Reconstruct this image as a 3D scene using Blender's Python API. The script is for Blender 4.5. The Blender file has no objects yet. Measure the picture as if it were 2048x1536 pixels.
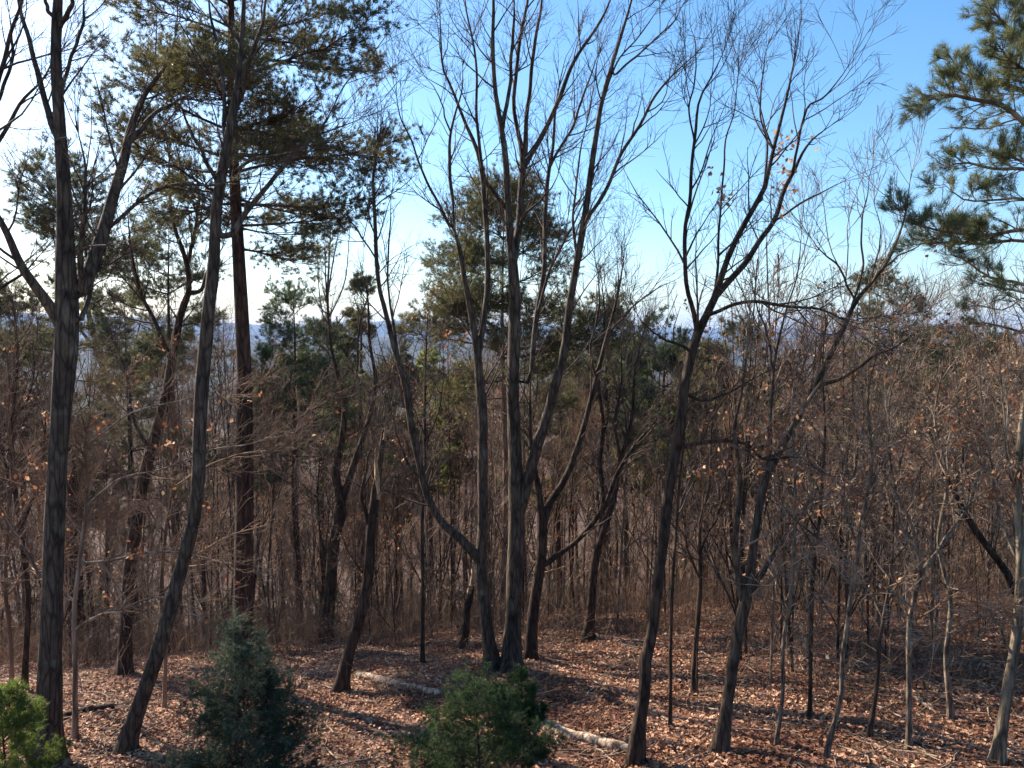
import bpy, math, random
import numpy as np
from mathutils import Vector

R_ = np.random.default_rng(7)
random.seed(7)
C = bpy.context.scene.collection
rad = math.radians

# ------------------------------------------------------------------ camera, sky, sun
CAMZ = 4.0
FPX = 1593.0
PITCH = 3.7
cam = bpy.data.cameras.new('camera')
camo = bpy.data.objects.new('camera', cam)
C.objects.link(camo)
camo.location = (0, 0, CAMZ)
camo.rotation_euler = (rad(90 - PITCH), 0, 0)
cam.sensor_width = 36
cam.lens = 36 * FPX / 2048
cam.clip_start = 0.1
cam.clip_end = 40000
sc = bpy.context.scene
sc.camera = camo

SUN_AZ = -50.0     # degrees right of straight ahead
SUN_EL = 31.0
w = bpy.data.worlds.new('World')
sc.world = w
w.use_nodes = True
nt = w.node_tree
nt.nodes.clear()
sky = nt.nodes.new('ShaderNodeTexSky')
sky.sky_type = 'NISHITA'
sky.sun_disc = False
sky.sun_elevation = rad(SUN_EL)
sky.sun_rotation = rad(SUN_AZ)
sky.air_density = 1.0
sky.dust_density = 0.8
sky.ozone_density = 4.0
bg = nt.nodes.new('ShaderNodeBackground')
bg.inputs[1].default_value = 0.092
wo = nt.nodes.new('ShaderNodeOutputWorld')
hs = nt.nodes.new('ShaderNodeHueSaturation')
hs.inputs['Saturation'].default_value = 1.18
hs.inputs['Hue'].default_value = 0.496
nt.links.new(sky.outputs[0], hs.inputs['Color'])
nt.links.new(hs.outputs[0], bg.inputs[0])
nt.links.new(bg.outputs[0], wo.inputs[0])

sl = bpy.data.lights.new('sun', 'SUN')
sl.energy = 5.0
sl.angle = rad(0.5)
sl.color = (1.0, 0.90, 0.77)
so = bpy.data.objects.new('sun', sl)
C.objects.link(so)
so.location = (-30, 60, 40)
sdir = Vector((math.sin(rad(SUN_AZ)) * math.cos(rad(SUN_EL)), math.cos(rad(SUN_AZ)) * math.cos(rad(SUN_EL)), math.sin(rad(SUN_EL))))
so.rotation_euler = sdir.to_track_quat('Z', 'Y').to_euler()

sc.view_settings.view_transform = 'Standard'
sc.view_settings.look = 'None'
sc.view_settings.gamma = 1
sc.view_settings.exposure = 1.4
sc.cycles.max_bounces = 6
sc.cycles.transparent_max_bounces = 8
sc.cycles.volume_bounces = 1

# ------------------------------------------------------------------ terrain height and pixel -> world
def softplus(a):
    return np.logaddexp(0, a)

def gz(x, y):
    x = np.asarray(x, float); y = np.asarray(y, float)
    yy = np.maximum(y, -20)
    z = -0.18 * yy - 0.30 * 4 * softplus((y - 23.5 - 0.30 * np.clip(x, -14, 14)) / 3) * 0.75 + 0.46 * 25 * softplus((y - 170) / 25)
    z = z + 0.035 * np.clip(x, -60, 60)
    near = np.exp(-np.maximum(y - 40, 0) / 60)
    z = z + near * (0.10 * np.sin(x * 0.9 + 0.4 * y) * np.cos(y * 0.55 + 1.0) + 0.05 * np.sin(x * 2.3 + 1.1 * y + 2))
    return z

_c, _s = math.cos(rad(PITCH)), math.sin(rad(PITCH))
def ray(px, py):
    a = (px - 1024) / FPX; b = (768 - py) / FPX
    return np.array([a, _c + b * _s, -_s + b * _c])
def at(px, py, d):
    r = ray(px, py)
    return np.array([0, 0, CAMZ]) + r * (d / r[1])
def ground_at(px, py):
    r = ray(px, py)
    lo = 2.0
    for k in range(4000):
        t = lo + k * 0.03
        p = np.array([0, 0, CAMZ]) + r * t
        if p[2] <= float(gz(p[0], p[1])):
            return p
    return p

# ------------------------------------------------------------------ mesh helpers
def build(name, V, F, mat, parent=None, smooth=True, loc=None):
    """V (n,3), F list of int arrays (m,k)"""
    V = np.asarray(V, np.float32)
    F = [np.asarray(f, np.int32) for f in F if len(f)]
    me = bpy.data.meshes.new(name)
    me.vertices.add(len(V))
    me.vertices.foreach_set('co', V.ravel())
    nl = sum(f.size for f in F)
    npoly = sum(len(f) for f in F)
    me.loops.add(nl)
    me.loops.foreach_set('vertex_index', np.concatenate([f.ravel() for f in F]))
    me.polygons.add(npoly)
    sizes = np.concatenate([np.full(len(f), f.shape[1], np.int32) for f in F])
    starts = np.concatenate([[0], np.cumsum(sizes)[:-1]]).astype(np.int32)
    me.polygons.foreach_set('loop_start', starts)
    me.polygons.foreach_set('loop_total', sizes)
    if smooth:
        me.polygons.foreach_set('use_smooth', np.ones(npoly, bool))
    me.update(calc_edges=True)
    me.materials.append(mat)
    o = bpy.data.objects.new(name, me)
    C.objects.link(o)
    if parent is not None:
        o.parent = parent
    return o

def root(name, label, cat, loc, group=None, rz=0.0):
    o = bpy.data.objects.new(name, None)
    o.empty_display_size = 0.3
    C.objects.link(o)
    o.location = loc
    o.rotation_euler = (0, 0, rz)
    o['label'] = label; o['category'] = cat
    if group: o['group'] = group
    return o

def tag(o, label=None, cat=None, group=None, kind=None):
    if label: o['label'] = label
    if cat: o['category'] = cat
    if group: o['group'] = group
    if kind: o['kind'] = kind
    return o

def norm(a):
    return a / np.maximum(np.linalg.norm(a, axis=-1, keepdims=True), 1e-9)

def tubes(P, Rr, k=4):
    """P (N,K,3), Rr (N,K): open tapered tubes"""
    P = np.asarray(P, float); Rr = np.asarray(Rr, float)
    N, K, _ = P.shape
    T = np.empty_like(P)
    T[:, 1:-1] = P[:, 2:] - P[:, :-2]
    T[:, 0] = P[:, 1] - P[:, 0]; T[:, -1] = P[:, -1] - P[:, -2]
    T = norm(T)
    m = norm(P[:, -1] - P[:, 0])
    ref = np.where(np.abs(m[:, 2:3]) > 0.7, np.array([[1.0, 0.13, 0]]), np.array([[0.05, 0.1, 1.0]]))
    U = norm(np.cross(T, ref[:, None, :]))
    W = np.cross(T, U)
    a = np.arange(k) * 2 * math.pi / k
    V = P[:, :, None, :] + Rr[:, :, None, None] * (U[:, :, None, :] * np.cos(a)[None, None, :, None] + W[:, :, None, :] * np.sin(a)[None, None, :, None])
    V = V.reshape(-1, 3)
    i = np.arange(N)[:, None, None] * K * k
    j = np.arange(K - 1)[None, :, None] * k
    q = np.arange(k)[None, None, :]
    q2 = (q + 1) % k
    F = np.stack(np.broadcast_arrays(i + j + q, i + j + q2, i + j + k + q2, i + j + k + q), -1).reshape(-1, 4)
    return V, F

class Acc:
    def __init__(s): s.V = []; s.F = []; s.n = 0
    def add(s, V, *Fs):
        s.V.append(np.asarray(V, float))
        for f in Fs: s.F.append(np.asarray(f) + s.n)
        s.n += len(V)
    def build(s, name, mat, parent=None, org=None, smooth=True):
        V = np.concatenate(s.V)
        if org is not None: V = V - np.asarray(org)
        return build(name, V, s.F, mat, parent, smooth)

def rlen(P):
    return np.linalg.norm(np.diff(P, axis=1), axis=2).sum(1)

def grow(P, Rr, N, t0=0.2, t1=1.0, ang=(25, 55), ln=(0.4, 1.0), rem=0.5, K=5, wander=0.12, up=0.05, rk=0.6, tip=0.0025,
         rmax=None, flat=0.0, weight=None, rng=R_):
    """N child branches off the parents (P (M,K,3)); weighted by length"""
    M, KP, _ = P.shape
    L = rlen(P)
    wgt = L if weight is None else weight
    idx = rng.choice(M, N, p=wgt / wgt.sum())
    t = t0 + (t1 - t0) * rng.random(N) ** 0.85
    f = t * (KP - 1)
    i0 = np.minimum(f.astype(int), KP - 2); fr = (f - i0)[:, None]
    pos = P[idx, i0] * (1 - fr) + P[idx, i0 + 1] * fr
    tan = norm(P[idx, i0 + 1] - P[idx, i0])
    r0 = Rr[idx, i0] * (1 - fr[:, 0]) + Rr[idx, i0 + 1] * fr[:, 0]
    rv = rng.normal(size=(N, 3))
    if flat: rv[:, 2] *= (1 - flat)
    perp = norm(rv - (rv * tan).sum(1, keepdims=True) * tan)
    a = np.radians(rng.uniform(ang[0], ang[1], N))[:, None]
    d = norm(np.cos(a) * tan + np.sin(a) * perp)
    length = (rng.uniform(ln[0], ln[1], N)) * (1 - rem * t)
    st = length / (K - 1)
    pts = [pos]
    for k in range(K - 1):
        d = norm(d + wander * rng.normal(size=(N, 3)) + np.array([0, 0, up]))
        pts.append(pts[-1] + d * st[:, None])
    PP = np.stack(pts, 1)
    rb = np.minimum(r0 * rk, tip + length * 0.011)
    if rmax: rb = np.minimum(rb, rmax)
    rb = np.maximum(rb, tip)
    s = np.linspace(0, 1, K)[None, :]
    RR = rb[:, None] * (1 - s) + tip * s
    return PP, RR

def spline(pts, n):
    """Catmull-Rom through pts (m,4) -> (n,4)"""
    p = np.asarray(pts, float)
    m = len(p)
    if m == 2:
        s = np.linspace(0, 1, n)[:, None]
        return p[0] * (1 - s) + p[1] * s
    q = np.vstack([2 * p[0] - p[1], p, 2 * p[-1] - p[-2]])
    seg = np.linalg.norm(np.diff(p[:, :3], axis=0), axis=1)
    cum = np.concatenate([[0], np.cumsum(seg)]); cum /= cum[-1]
    out = []
    for s in np.linspace(0, 1, n):
        i = min(int(np.searchsorted(cum, s, side='right')) - 1, m - 2)
        i = max(i, 0)
        t = (s - cum[i]) / max(cum[i + 1] - cum[i], 1e-9)
        a, b, c, d = q[i], q[i + 1], q[i + 2], q[i + 3]
        out.append(0.5 * ((2 * b) + (-a + c) * t + (2 * a - 5 * b + 4 * c - d) * t * t + (-a + 3 * b - 3 * c + d) * t ** 3))
    out = np.array(out)
    out[:, 3] = np.interp(np.linspace(0, 1, n), cum, p[:, 3])
    return out

def needles(cen, dr, n, ln, wd, spread=0.7, rng=R_, up=0.0):
    """cen (N,3), dr (N,3): n thin needle blades per tuft"""
    N = len(cen)
    d = norm(dr[:, None, :] + spread * rng.normal(size=(N, n, 3)) + np.array([0, 0, up]))
    l = ln * rng.uniform(0.7, 1.15, (N, n, 1))
    side = norm(np.cross(d, rng.normal(size=(N, n, 3))))
    b = cen[:, None, :] + rng.normal(size=(N, n, 3)) * ln * 0.12
    V = np.stack([b - side * wd / 2, b + side * wd / 2, b + d * l], 2).reshape(-1, 3)
    F = np.arange(len(V)).reshape(-1, 3)
    return V, F

def leafquads(cen, size, rng=R_, droop=0.3):
    """curled leaf: two triangles folded on the midrib"""
    N = len(cen)
    a = norm(rng.normal(size=(N, 3)) + np.array([0, 0, -droop]))
    b = norm(np.cross(a, rng.normal(size=(N, 3))))
    c = np.cross(a, b)
    s = (size * rng.uniform(0.6, 1.3, (N, 1)))
    fold = rng.uniform(0.1, 0.5, (N, 1))
    p0 = cen
    p1 = cen + a * s * 0.5 + b * s * 0.33 + c * s * fold * 0.4
    p2 = cen + a * s
    p3 = cen + a * s * 0.5 - b * s * 0.33 + c * s * fold * 0.4
    V = np.stack([p0, p1, p2, p3], 1).reshape(-1, 3)
    i = np.arange(N)[:, None] * 4
    F = np.concatenate([i + np.array([[0, 1, 2]]), i + np.array([[0, 2, 3]])])
    return V, F

# ------------------------------------------------------------------ materials
def newmat(name):
    m = bpy.data.materials.new(name)
    m.use_nodes = True
    n = m.node_tree.nodes; n.clear()
    out = n.new('ShaderNodeOutputMaterial')
    return m, m.node_tree, n, out

def ramp(nt, stops):
    r = nt.nodes.new('ShaderNodeValToRGB')
    e = r.color_ramp.elements
    e[0].position, e[0].color = stops[0][0], (*stops[0][1], 1)
    e[1].position, e[1].color = stops[1][0], (*stops[1][1], 1)
    for p, c in stops[2:]:
        q = e.new(p); q.color = (*c, 1)
    return r

def bark(name, dark, light, lichen=None, lich=0.55, scale=14.0):
    m, t, n, out = newmat(name)
    L = t.links.new
    co = n.new('ShaderNodeTexCoord')
    mp = n.new('ShaderNodeMapping'); mp.inputs['Scale'].default_value = (1, 1, 0.22)
    L(co.outputs['Object'], mp.inputs[0])
    nz = n.new('ShaderNodeTexNoise'); nz.inputs['Scale'].default_value = scale; nz.inputs['Detail'].default_value = 6; nz.inputs['Roughness'].default_value = 0.7
    L(mp.outputs[0], nz.inputs['Vector'])
    r = ramp(t, [(0.32, dark), (0.68, light)])
    L(nz.outputs['Fac'], r.inputs[0])
    col = r.outputs[0]
    if lichen:
        n2 = n.new('ShaderNodeTexNoise'); n2.inputs['Scale'].default_value = 3.5; n2.inputs['Detail'].default_value = 4
        L(co.outputs['Object'], n2.inputs['Vector'])
        rr = ramp(t, [(lich, (0, 0, 0)), (lich + 0.12, (1, 1, 1))])
        L(n2.outputs['Fac'], rr.inputs[0])
        mx = n.new('ShaderNodeMixRGB'); mx.inputs[2].default_value = (*lichen, 1)
        L(rr.outputs[0], mx.inputs[0]); L(col, mx.inputs[1])
        col = mx.outputs[0]
    vo = n.new('ShaderNodeTexVoronoi'); vo.feature = 'DISTANCE_TO_EDGE'; vo.inputs['Scale'].default_value = scale * .9
    m2 = n.new('ShaderNodeMapping'); m2.inputs['Scale'].default_value = (1, 1, 0.16)
    L(co.outputs['Object'], m2.inputs[0]); L(m2.outputs[0], vo.inputs['Vector'])
    rc = ramp(t, [(0.0, (0.35, 0.33, 0.31)), (0.16, (1, 1, 1))])
    L(vo.outputs['Distance'], rc.inputs[0])
    n3 = n.new('ShaderNodeTexNoise'); n3.inputs['Scale'].default_value = 1.3; n3.inputs['Detail'].default_value = 3
    L(co.outputs['Object'], n3.inputs['Vector'])
    rd = ramp(t, [(0.35, (0.72, 0.70, 0.68)), (0.65, (1.35, 1.3, 1.22))])
    L(n3.outputs['Fac'], rd.inputs[0])
    ma = n.new('ShaderNodeMixRGB'); ma.blend_type = 'MULTIPLY'; ma.inputs[0].default_value = 1
    L(col, ma.inputs[1]); L(rc.outputs[0], ma.inputs[2])
    mb = n.new('ShaderNodeMixRGB'); mb.blend_type = 'MULTIPLY'; mb.inputs[0].default_value = 1
    L(ma.outputs[0], mb.inputs[1]); L(rd.outputs[0], mb.inputs[2])
    col = mb.outputs[0]
    bs = n.new('ShaderNodeBsdfPrincipled'); bs.inputs['Roughness'].default_value = 0.85
    bs.inputs['Specular IOR Level'].default_value = 0.25
    L(col, bs.inputs['Base Color'])
    bp = n.new('ShaderNodeBump'); bp.inputs['Strength'].default_value = 1.0; bp.inputs['Distance'].default_value = 0.05
    L(nz.outputs['Fac'], bp.inputs['Height']); L(bp.outputs[0], bs.inputs['Normal'])
    L(bs.outputs[0], out.inputs[0])
    return m

def foliage(name, cols, transl=0.35, scale=1.5, rough=0.6, island=True):
    """cols: 3 colours; varied per blade and per clump"""
    m, t, n, out = newmat(name)
    L = t.links.new
    co = n.new('ShaderNodeTexCoord')
    nz = n.new('ShaderNodeTexNoise'); nz.inputs['Scale'].default_value = scale; nz.inputs['Detail'].default_value = 3
    L(co.outputs['Object'], nz.inputs['Vector'])
    geo = n.new('ShaderNodeNewGeometry')
    oi = n.new('ShaderNodeObjectInfo')
    ad = n.new('ShaderNodeMath'); ad.operation = 'MULTIPLY_ADD'; ad.inputs[1].default_value = 0.5
    L(geo.outputs['Random Per Island'], ad.inputs[0]); L(nz.outputs['Fac'], ad.inputs[2])
    ad2 = n.new('ShaderNodeMath'); ad2.operation = 'MULTIPLY_ADD'; ad2.inputs[1].default_value = 0.3
    L(oi.outputs['Random'], ad2.inputs[0]); L(ad.outputs[0], ad2.inputs[2])
    r = ramp(t, [(0.4, cols[0]), (0.85, cols[1]), (1.2 if False else 1.0, cols[2])])
    sb = n.new('ShaderNodeMath'); sb.operation = 'SUBTRACT'; sb.inputs[1].default_value = 0.12
    L(ad2.outputs[0], sb.inputs[0]); L(sb.outputs[0], r.inputs[0])
    df = n.new('ShaderNodeBsdfPrincipled'); df.inputs['Roughness'].default_value = rough
    df.inputs['Specular IOR Level'].default_value = 0.3
    L(r.outputs[0], df.inputs['Base Color'])
    tr = n.new('ShaderNodeBsdfTranslucent')
    L(r.outputs[0], tr.inputs[0])
    mx = n.new('ShaderNodeMixShader'); mx.inputs[0].default_value = transl
    L(df.outputs[0], mx.inputs[1]); L(tr.outputs[0], mx.inputs[2])
    L(mx.outputs[0], out.inputs[0])
    return m

M_bark = bark('grey_bark', (0.034, 0.023, 0.016), (0.17, 0.125, 0.092), (0.16, 0.145, 0.11), 0.60)
M_oak = bark('dark_bark', (0.026, 0.016, 0.011), (0.125, 0.080, 0.055))
M_pinebark = bark('reddish_bark', (0.028, 0.014, 0.010), (0.13, 0.068, 0.045))
M_pale = bark('pale_bark', (0.08, 0.05, 0.035), (0.40, 0.31, 0.23), scale=18)
M_birch = bark('whitish_bark', (0.10, 0.070, 0.045), (0.46, 0.38, 0.28), scale=9)
M_twig = bark('twig_bark', (0.055, 0.036, 0.030), (0.16, 0.11, 0.09), scale=4)
M_twigpale = bark('pale_twig_bark', (0.15, 0.095, 0.065), (0.46, 0.35, 0.27), scale=4)
M_twigback = bark('brown_twig_bark', (0.13, 0.074, 0.048), (0.44, 0.29, 0.19), scale=1.2)
M_wood = bark('split_wood', (0.42, 0.26, 0.14), (0.70, 0.50, 0.32), scale=20)
M_log = bark('weathered_log', (0.22, 0.14, 0.10), (0.66, 0.52, 0.40), (0.12, 0.075, 0.05), 0.58, scale=10)
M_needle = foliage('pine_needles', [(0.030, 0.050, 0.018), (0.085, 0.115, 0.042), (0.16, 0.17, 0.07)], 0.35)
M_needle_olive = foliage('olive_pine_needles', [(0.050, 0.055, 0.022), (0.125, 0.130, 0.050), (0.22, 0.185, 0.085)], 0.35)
M_needle_near = foliage('sunlit_pine_needles', [(0.08, 0.095, 0.040), (0.19, 0.205, 0.085), (0.40, 0.37, 0.17)], 0.5)  # yellowish needles, their colour raised so the boughs look sunlit
M_fir = foliage('blue_green_needles', [(0.012, 0.026, 0.014), (0.040, 0.066, 0.034), (0.16, 0.19, 0.115)], 0.3, 3)
M_yew = foliage('mid_green_needles', [(0.016, 0.034, 0.012), (0.045, 0.080, 0.024), (0.12, 0.17, 0.055)], 0.35, 3)
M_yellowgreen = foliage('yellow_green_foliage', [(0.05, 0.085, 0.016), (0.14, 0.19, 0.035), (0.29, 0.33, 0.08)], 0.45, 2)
M_lime = foliage('sunlit_green_foliage', [(0.09, 0.11, 0.026), (0.19, 0.215, 0.05), (0.32, 0.32, 0.09)], 0.45, 0.6)  # yellow green of young pines, brightened so the sunshine is in the foliage colour
M_leafbrown = foliage('dry_orange_leaves', [(0.20, 0.065, 0.030), (0.38, 0.17, 0.085), (0.62, 0.42, 0.24)], 0.45, 2)
M_litter = foliage('leaf_litter_leaves', [(0.11, 0.040, 0.022), (0.34, 0.155, 0.085), (0.70, 0.42, 0.26)], 0.15, 0.7, 0.75)

def ground_mat():
    m, t, n, out = newmat('leafy_ground')
    L = t.links.new
    co = n.new('ShaderNodeTexCoord')
    v = n.new('ShaderNodeTexVoronoi'); v.inputs['Scale'].default_value = 13
    L(co.outputs['Object'], v.inputs['Vector'])
    sep = n.new('ShaderNodeSeparateColor')
    L(v.outputs['Color'], sep.inputs[0])
    nz = n.new('ShaderNodeTexNoise'); nz.inputs['Scale'].default_value = 0.5; nz.inputs['Detail'].default_value = 5
    L(co.outputs['Object'], nz.inputs['Vector'])
    ad = n.new('ShaderNodeMath'); ad.operation = 'MULTIPLY_ADD'; ad.inputs[1].default_value = 0.6; L(sep.outputs[0], ad.inputs[0])
    L(nz.outputs['Fac'], ad.inputs[2])
    r = ramp(t, [(0.35, (0.035, 0.018, 0.012)), (0.7, (0.085, 0.045, 0.029)), (1.0, (0.17, 0.098, 0.06))])
    L(ad.outputs[0], r.inputs[0])
    bs = n.new('ShaderNodeBsdfPrincipled'); bs.inputs['Roughness'].default_value = 0.9; bs.inputs['Specular IOR Level'].default_value = 0.2
    L(r.outputs[0], bs.inputs['Base Color'])
    bp = n.new('ShaderNodeBump'); bp.inputs['Strength'].default_value = 0.7; bp.inputs['Distance'].default_value = 0.04
    L(sep.outputs[1], bp.inputs['Height']); L(bp.outputs[0], bs.inputs['Normal'])
    L(bs.outputs[0], out.inputs[0])
    return m
def hill_mat():
    m, t, n, out = newmat('wooded_hillside')
    L = t.links.new
    co = n.new('ShaderNodeTexCoord')
    nz = n.new('ShaderNodeTexNoise'); nz.inputs['Scale'].default_value = 0.012; nz.inputs['Detail'].default_value = 8; nz.inputs['Roughness'].default_value = 0.65
    L(co.outputs['Object'], nz.inputs['Vector'])
    r = ramp(t, [(0.38, (0.022, 0.034, 0.016)), (0.55, (0.065, 0.055, 0.035)), (0.7, (0.11, 0.082, 0.058))])
    L(nz.outputs['Fac'], r.inputs[0])
    bs = n.new('ShaderNodeBsdfPrincipled'); bs.inputs['Roughness'].default_value = 0.95; bs.inputs['Specular IOR Level'].default_value = 0.1
    L(r.outputs[0], bs.inputs['Base Color'])
    L(bs.outputs[0], out.inputs[0])
    return m
M_ground = ground_mat(); M_hill = hill_mat()

# ------------------------------------------------------------------ ground and hills
def grid(name, X, Y, Z, mat):
    ny, nx = X.shape
    V = np.stack([X, Y, Z], -1).reshape(-1, 3)
    i = (np.arange(ny - 1)[:, None] * nx + np.arange(nx - 1)[None, :])
    F = np.stack([i, i + 1, i + nx + 1, i + nx], -1).reshape(-1, 4)
    return build(name, V, [F], mat)

ys = np.concatenate([np.arange(-40, 0, 2.0), np.arange(0, 45, 0.25), np.arange(45, 120, 2.0), np.arange(120, 1500, 15.0)])
xs = np.concatenate([-np.geomspace(900, 26, 40), np.arange(-25, 25, 0.25), np.geomspace(25, 900, 40)])
X, Y = np.meshgrid(xs, ys)
Z = gz(X, Y)
Z = Z + np.where(Y < 45, 0.03 * np.sin(X * 7.1 + 3 * np.sin(Y * 2.2)) * np.cos(Y * 6.3 + 2 * np.sin(X * 1.7)), 0)
tag(grid('ground', X, Y, Z, M_ground), kind='structure')

def ridge_px(px):   # skyline height in the photograph
    return np.interp(px, [-2500, -600, 0, 250, 520, 700, 860, 1100, 1400, 1560, 1800, 2048, 2800, 4500], [640, 628, 626, 634, 650, 645, 641, 650, 658, 655, 664, 668, 660, 640])
def hillz(x, y):
    px = 1024 + FPX * x / np.maximum(y, 1)
    hz = 768 - FPX * math.tan(rad(PITCH))     # horizon row
    top = CAMZ + 9000 * (hz - ridge_px(px)) / FPX
    n = lambda a, b, s: np.sin(x * a + 1.3 * np.sin(y * b * 0.7 + s)) * np.cos(y * b + 1.7 * np.sin(x * a * 0.6 + s))
    valley = -95 + 16 * n(0.004, 0.003, 1) + 7 * n(0.012, 0.009, 2)
    r1 = np.exp(-((y - 3300 - 260 * np.sin(x * 0.0012)) / 650) ** 2) * (62 + 14 * n(0.002, 0.001, 3))
    s = np.clip((y - 5200) / 3800, 0, 1); s = s * s * (3 - 2 * s)
    far = s * (top - valley) + s * 5 * n(0.008, 0.003, 4)
    return valley + r1 * (1 - s) + far
yy = np.concatenate([np.arange(300, 1500, 30.0), np.arange(1500, 5000, 50.0), np.arange(5000, 9001, 80.0)])
tt = np.linspace(-1.45, 1.45, 320)
Yh = np.repeat(yy[:, None], len(tt), 1); Xh = Yh * tt[None, :]
Zh = hillz(Xh, Yh) + R_.normal(size=Xh.shape) * 2.2
bl = np.clip((Yh - 300) / 300, 0, 1)
Zh = Zh * bl + (gz(np.clip(Xh, -900, 900), 300) - 4) * (1 - bl)
tag(grid('hills', Xh, Yh, Zh, M_hill), kind='structure')

# ------------------------------------------------------------------ haze
def haze():
    x0, x1, y0, y1, z0, z1 = -14000, 14000, -60, 9400, -200, 160
    V = np.array([(x, y, z) for x in (x0, x1) for y in (y0, y1) for z in (z0, z1)], float)
    F = np.array([(0, 1, 3, 2), (4, 6, 7, 5), (0, 4, 5, 1), (2, 3, 7, 6), (0, 2, 6, 4), (1, 5, 7, 3)])
    m, t, n, out = newmat('haze')
    pv = n.new('ShaderNodeVolumePrincipled')
    pv.inputs['Color'].default_value = (0.36, 0.58, 1.0, 1)
    pv.inputs['Density'].default_value = 0.00009
    pv.inputs['Anisotropy'].default_value = 0.0
    t.links.new(pv.outputs[0], out.inputs['Volume'])
    o = build('haze', V, [F], m, smooth=False)
    tag(o, kind='stuff')
haze()

# ------------------------------------------------------------------ traced trees
def limb_world(pts, d0, dd, base=None):
    """pts: (px,py,width px); depth d0 -> d0+dd along the limb. returns (m,4) world + radius"""
    p = np.array(pts, float)
    p[-1, 2] = min(p[-1, 2], 3) * .5
    seg = np.hypot(np.diff(p[:, 0]), np.diff(p[:, 1])); cum = np.concatenate([[0], np.cumsum(seg)]); cum /= cum[-1]
    out = []
    for (x, y, wd), s in zip(p, cum):
        d = d0 + dd * s
        q = at(x, y, d)
        out.append((*q, wd * 0.86 / 2 / FPX * d))
    return np.array(out)

def organic(W, amp, rng):
    n = len(W)
    s = np.linspace(0, 1, n)
    for f, a in ((3, 1.0), (7, 0.5), (13, 0.25)):
        ph = rng.uniform(0, 6.28, 3)
        for k in range(3):
            W[:, k] += (amp * a * (0.4 if k == 2 else 1)) * np.sin(s * f * 2.2 + ph[k]) * np.minimum(1, s * 6)
    return W

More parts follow.
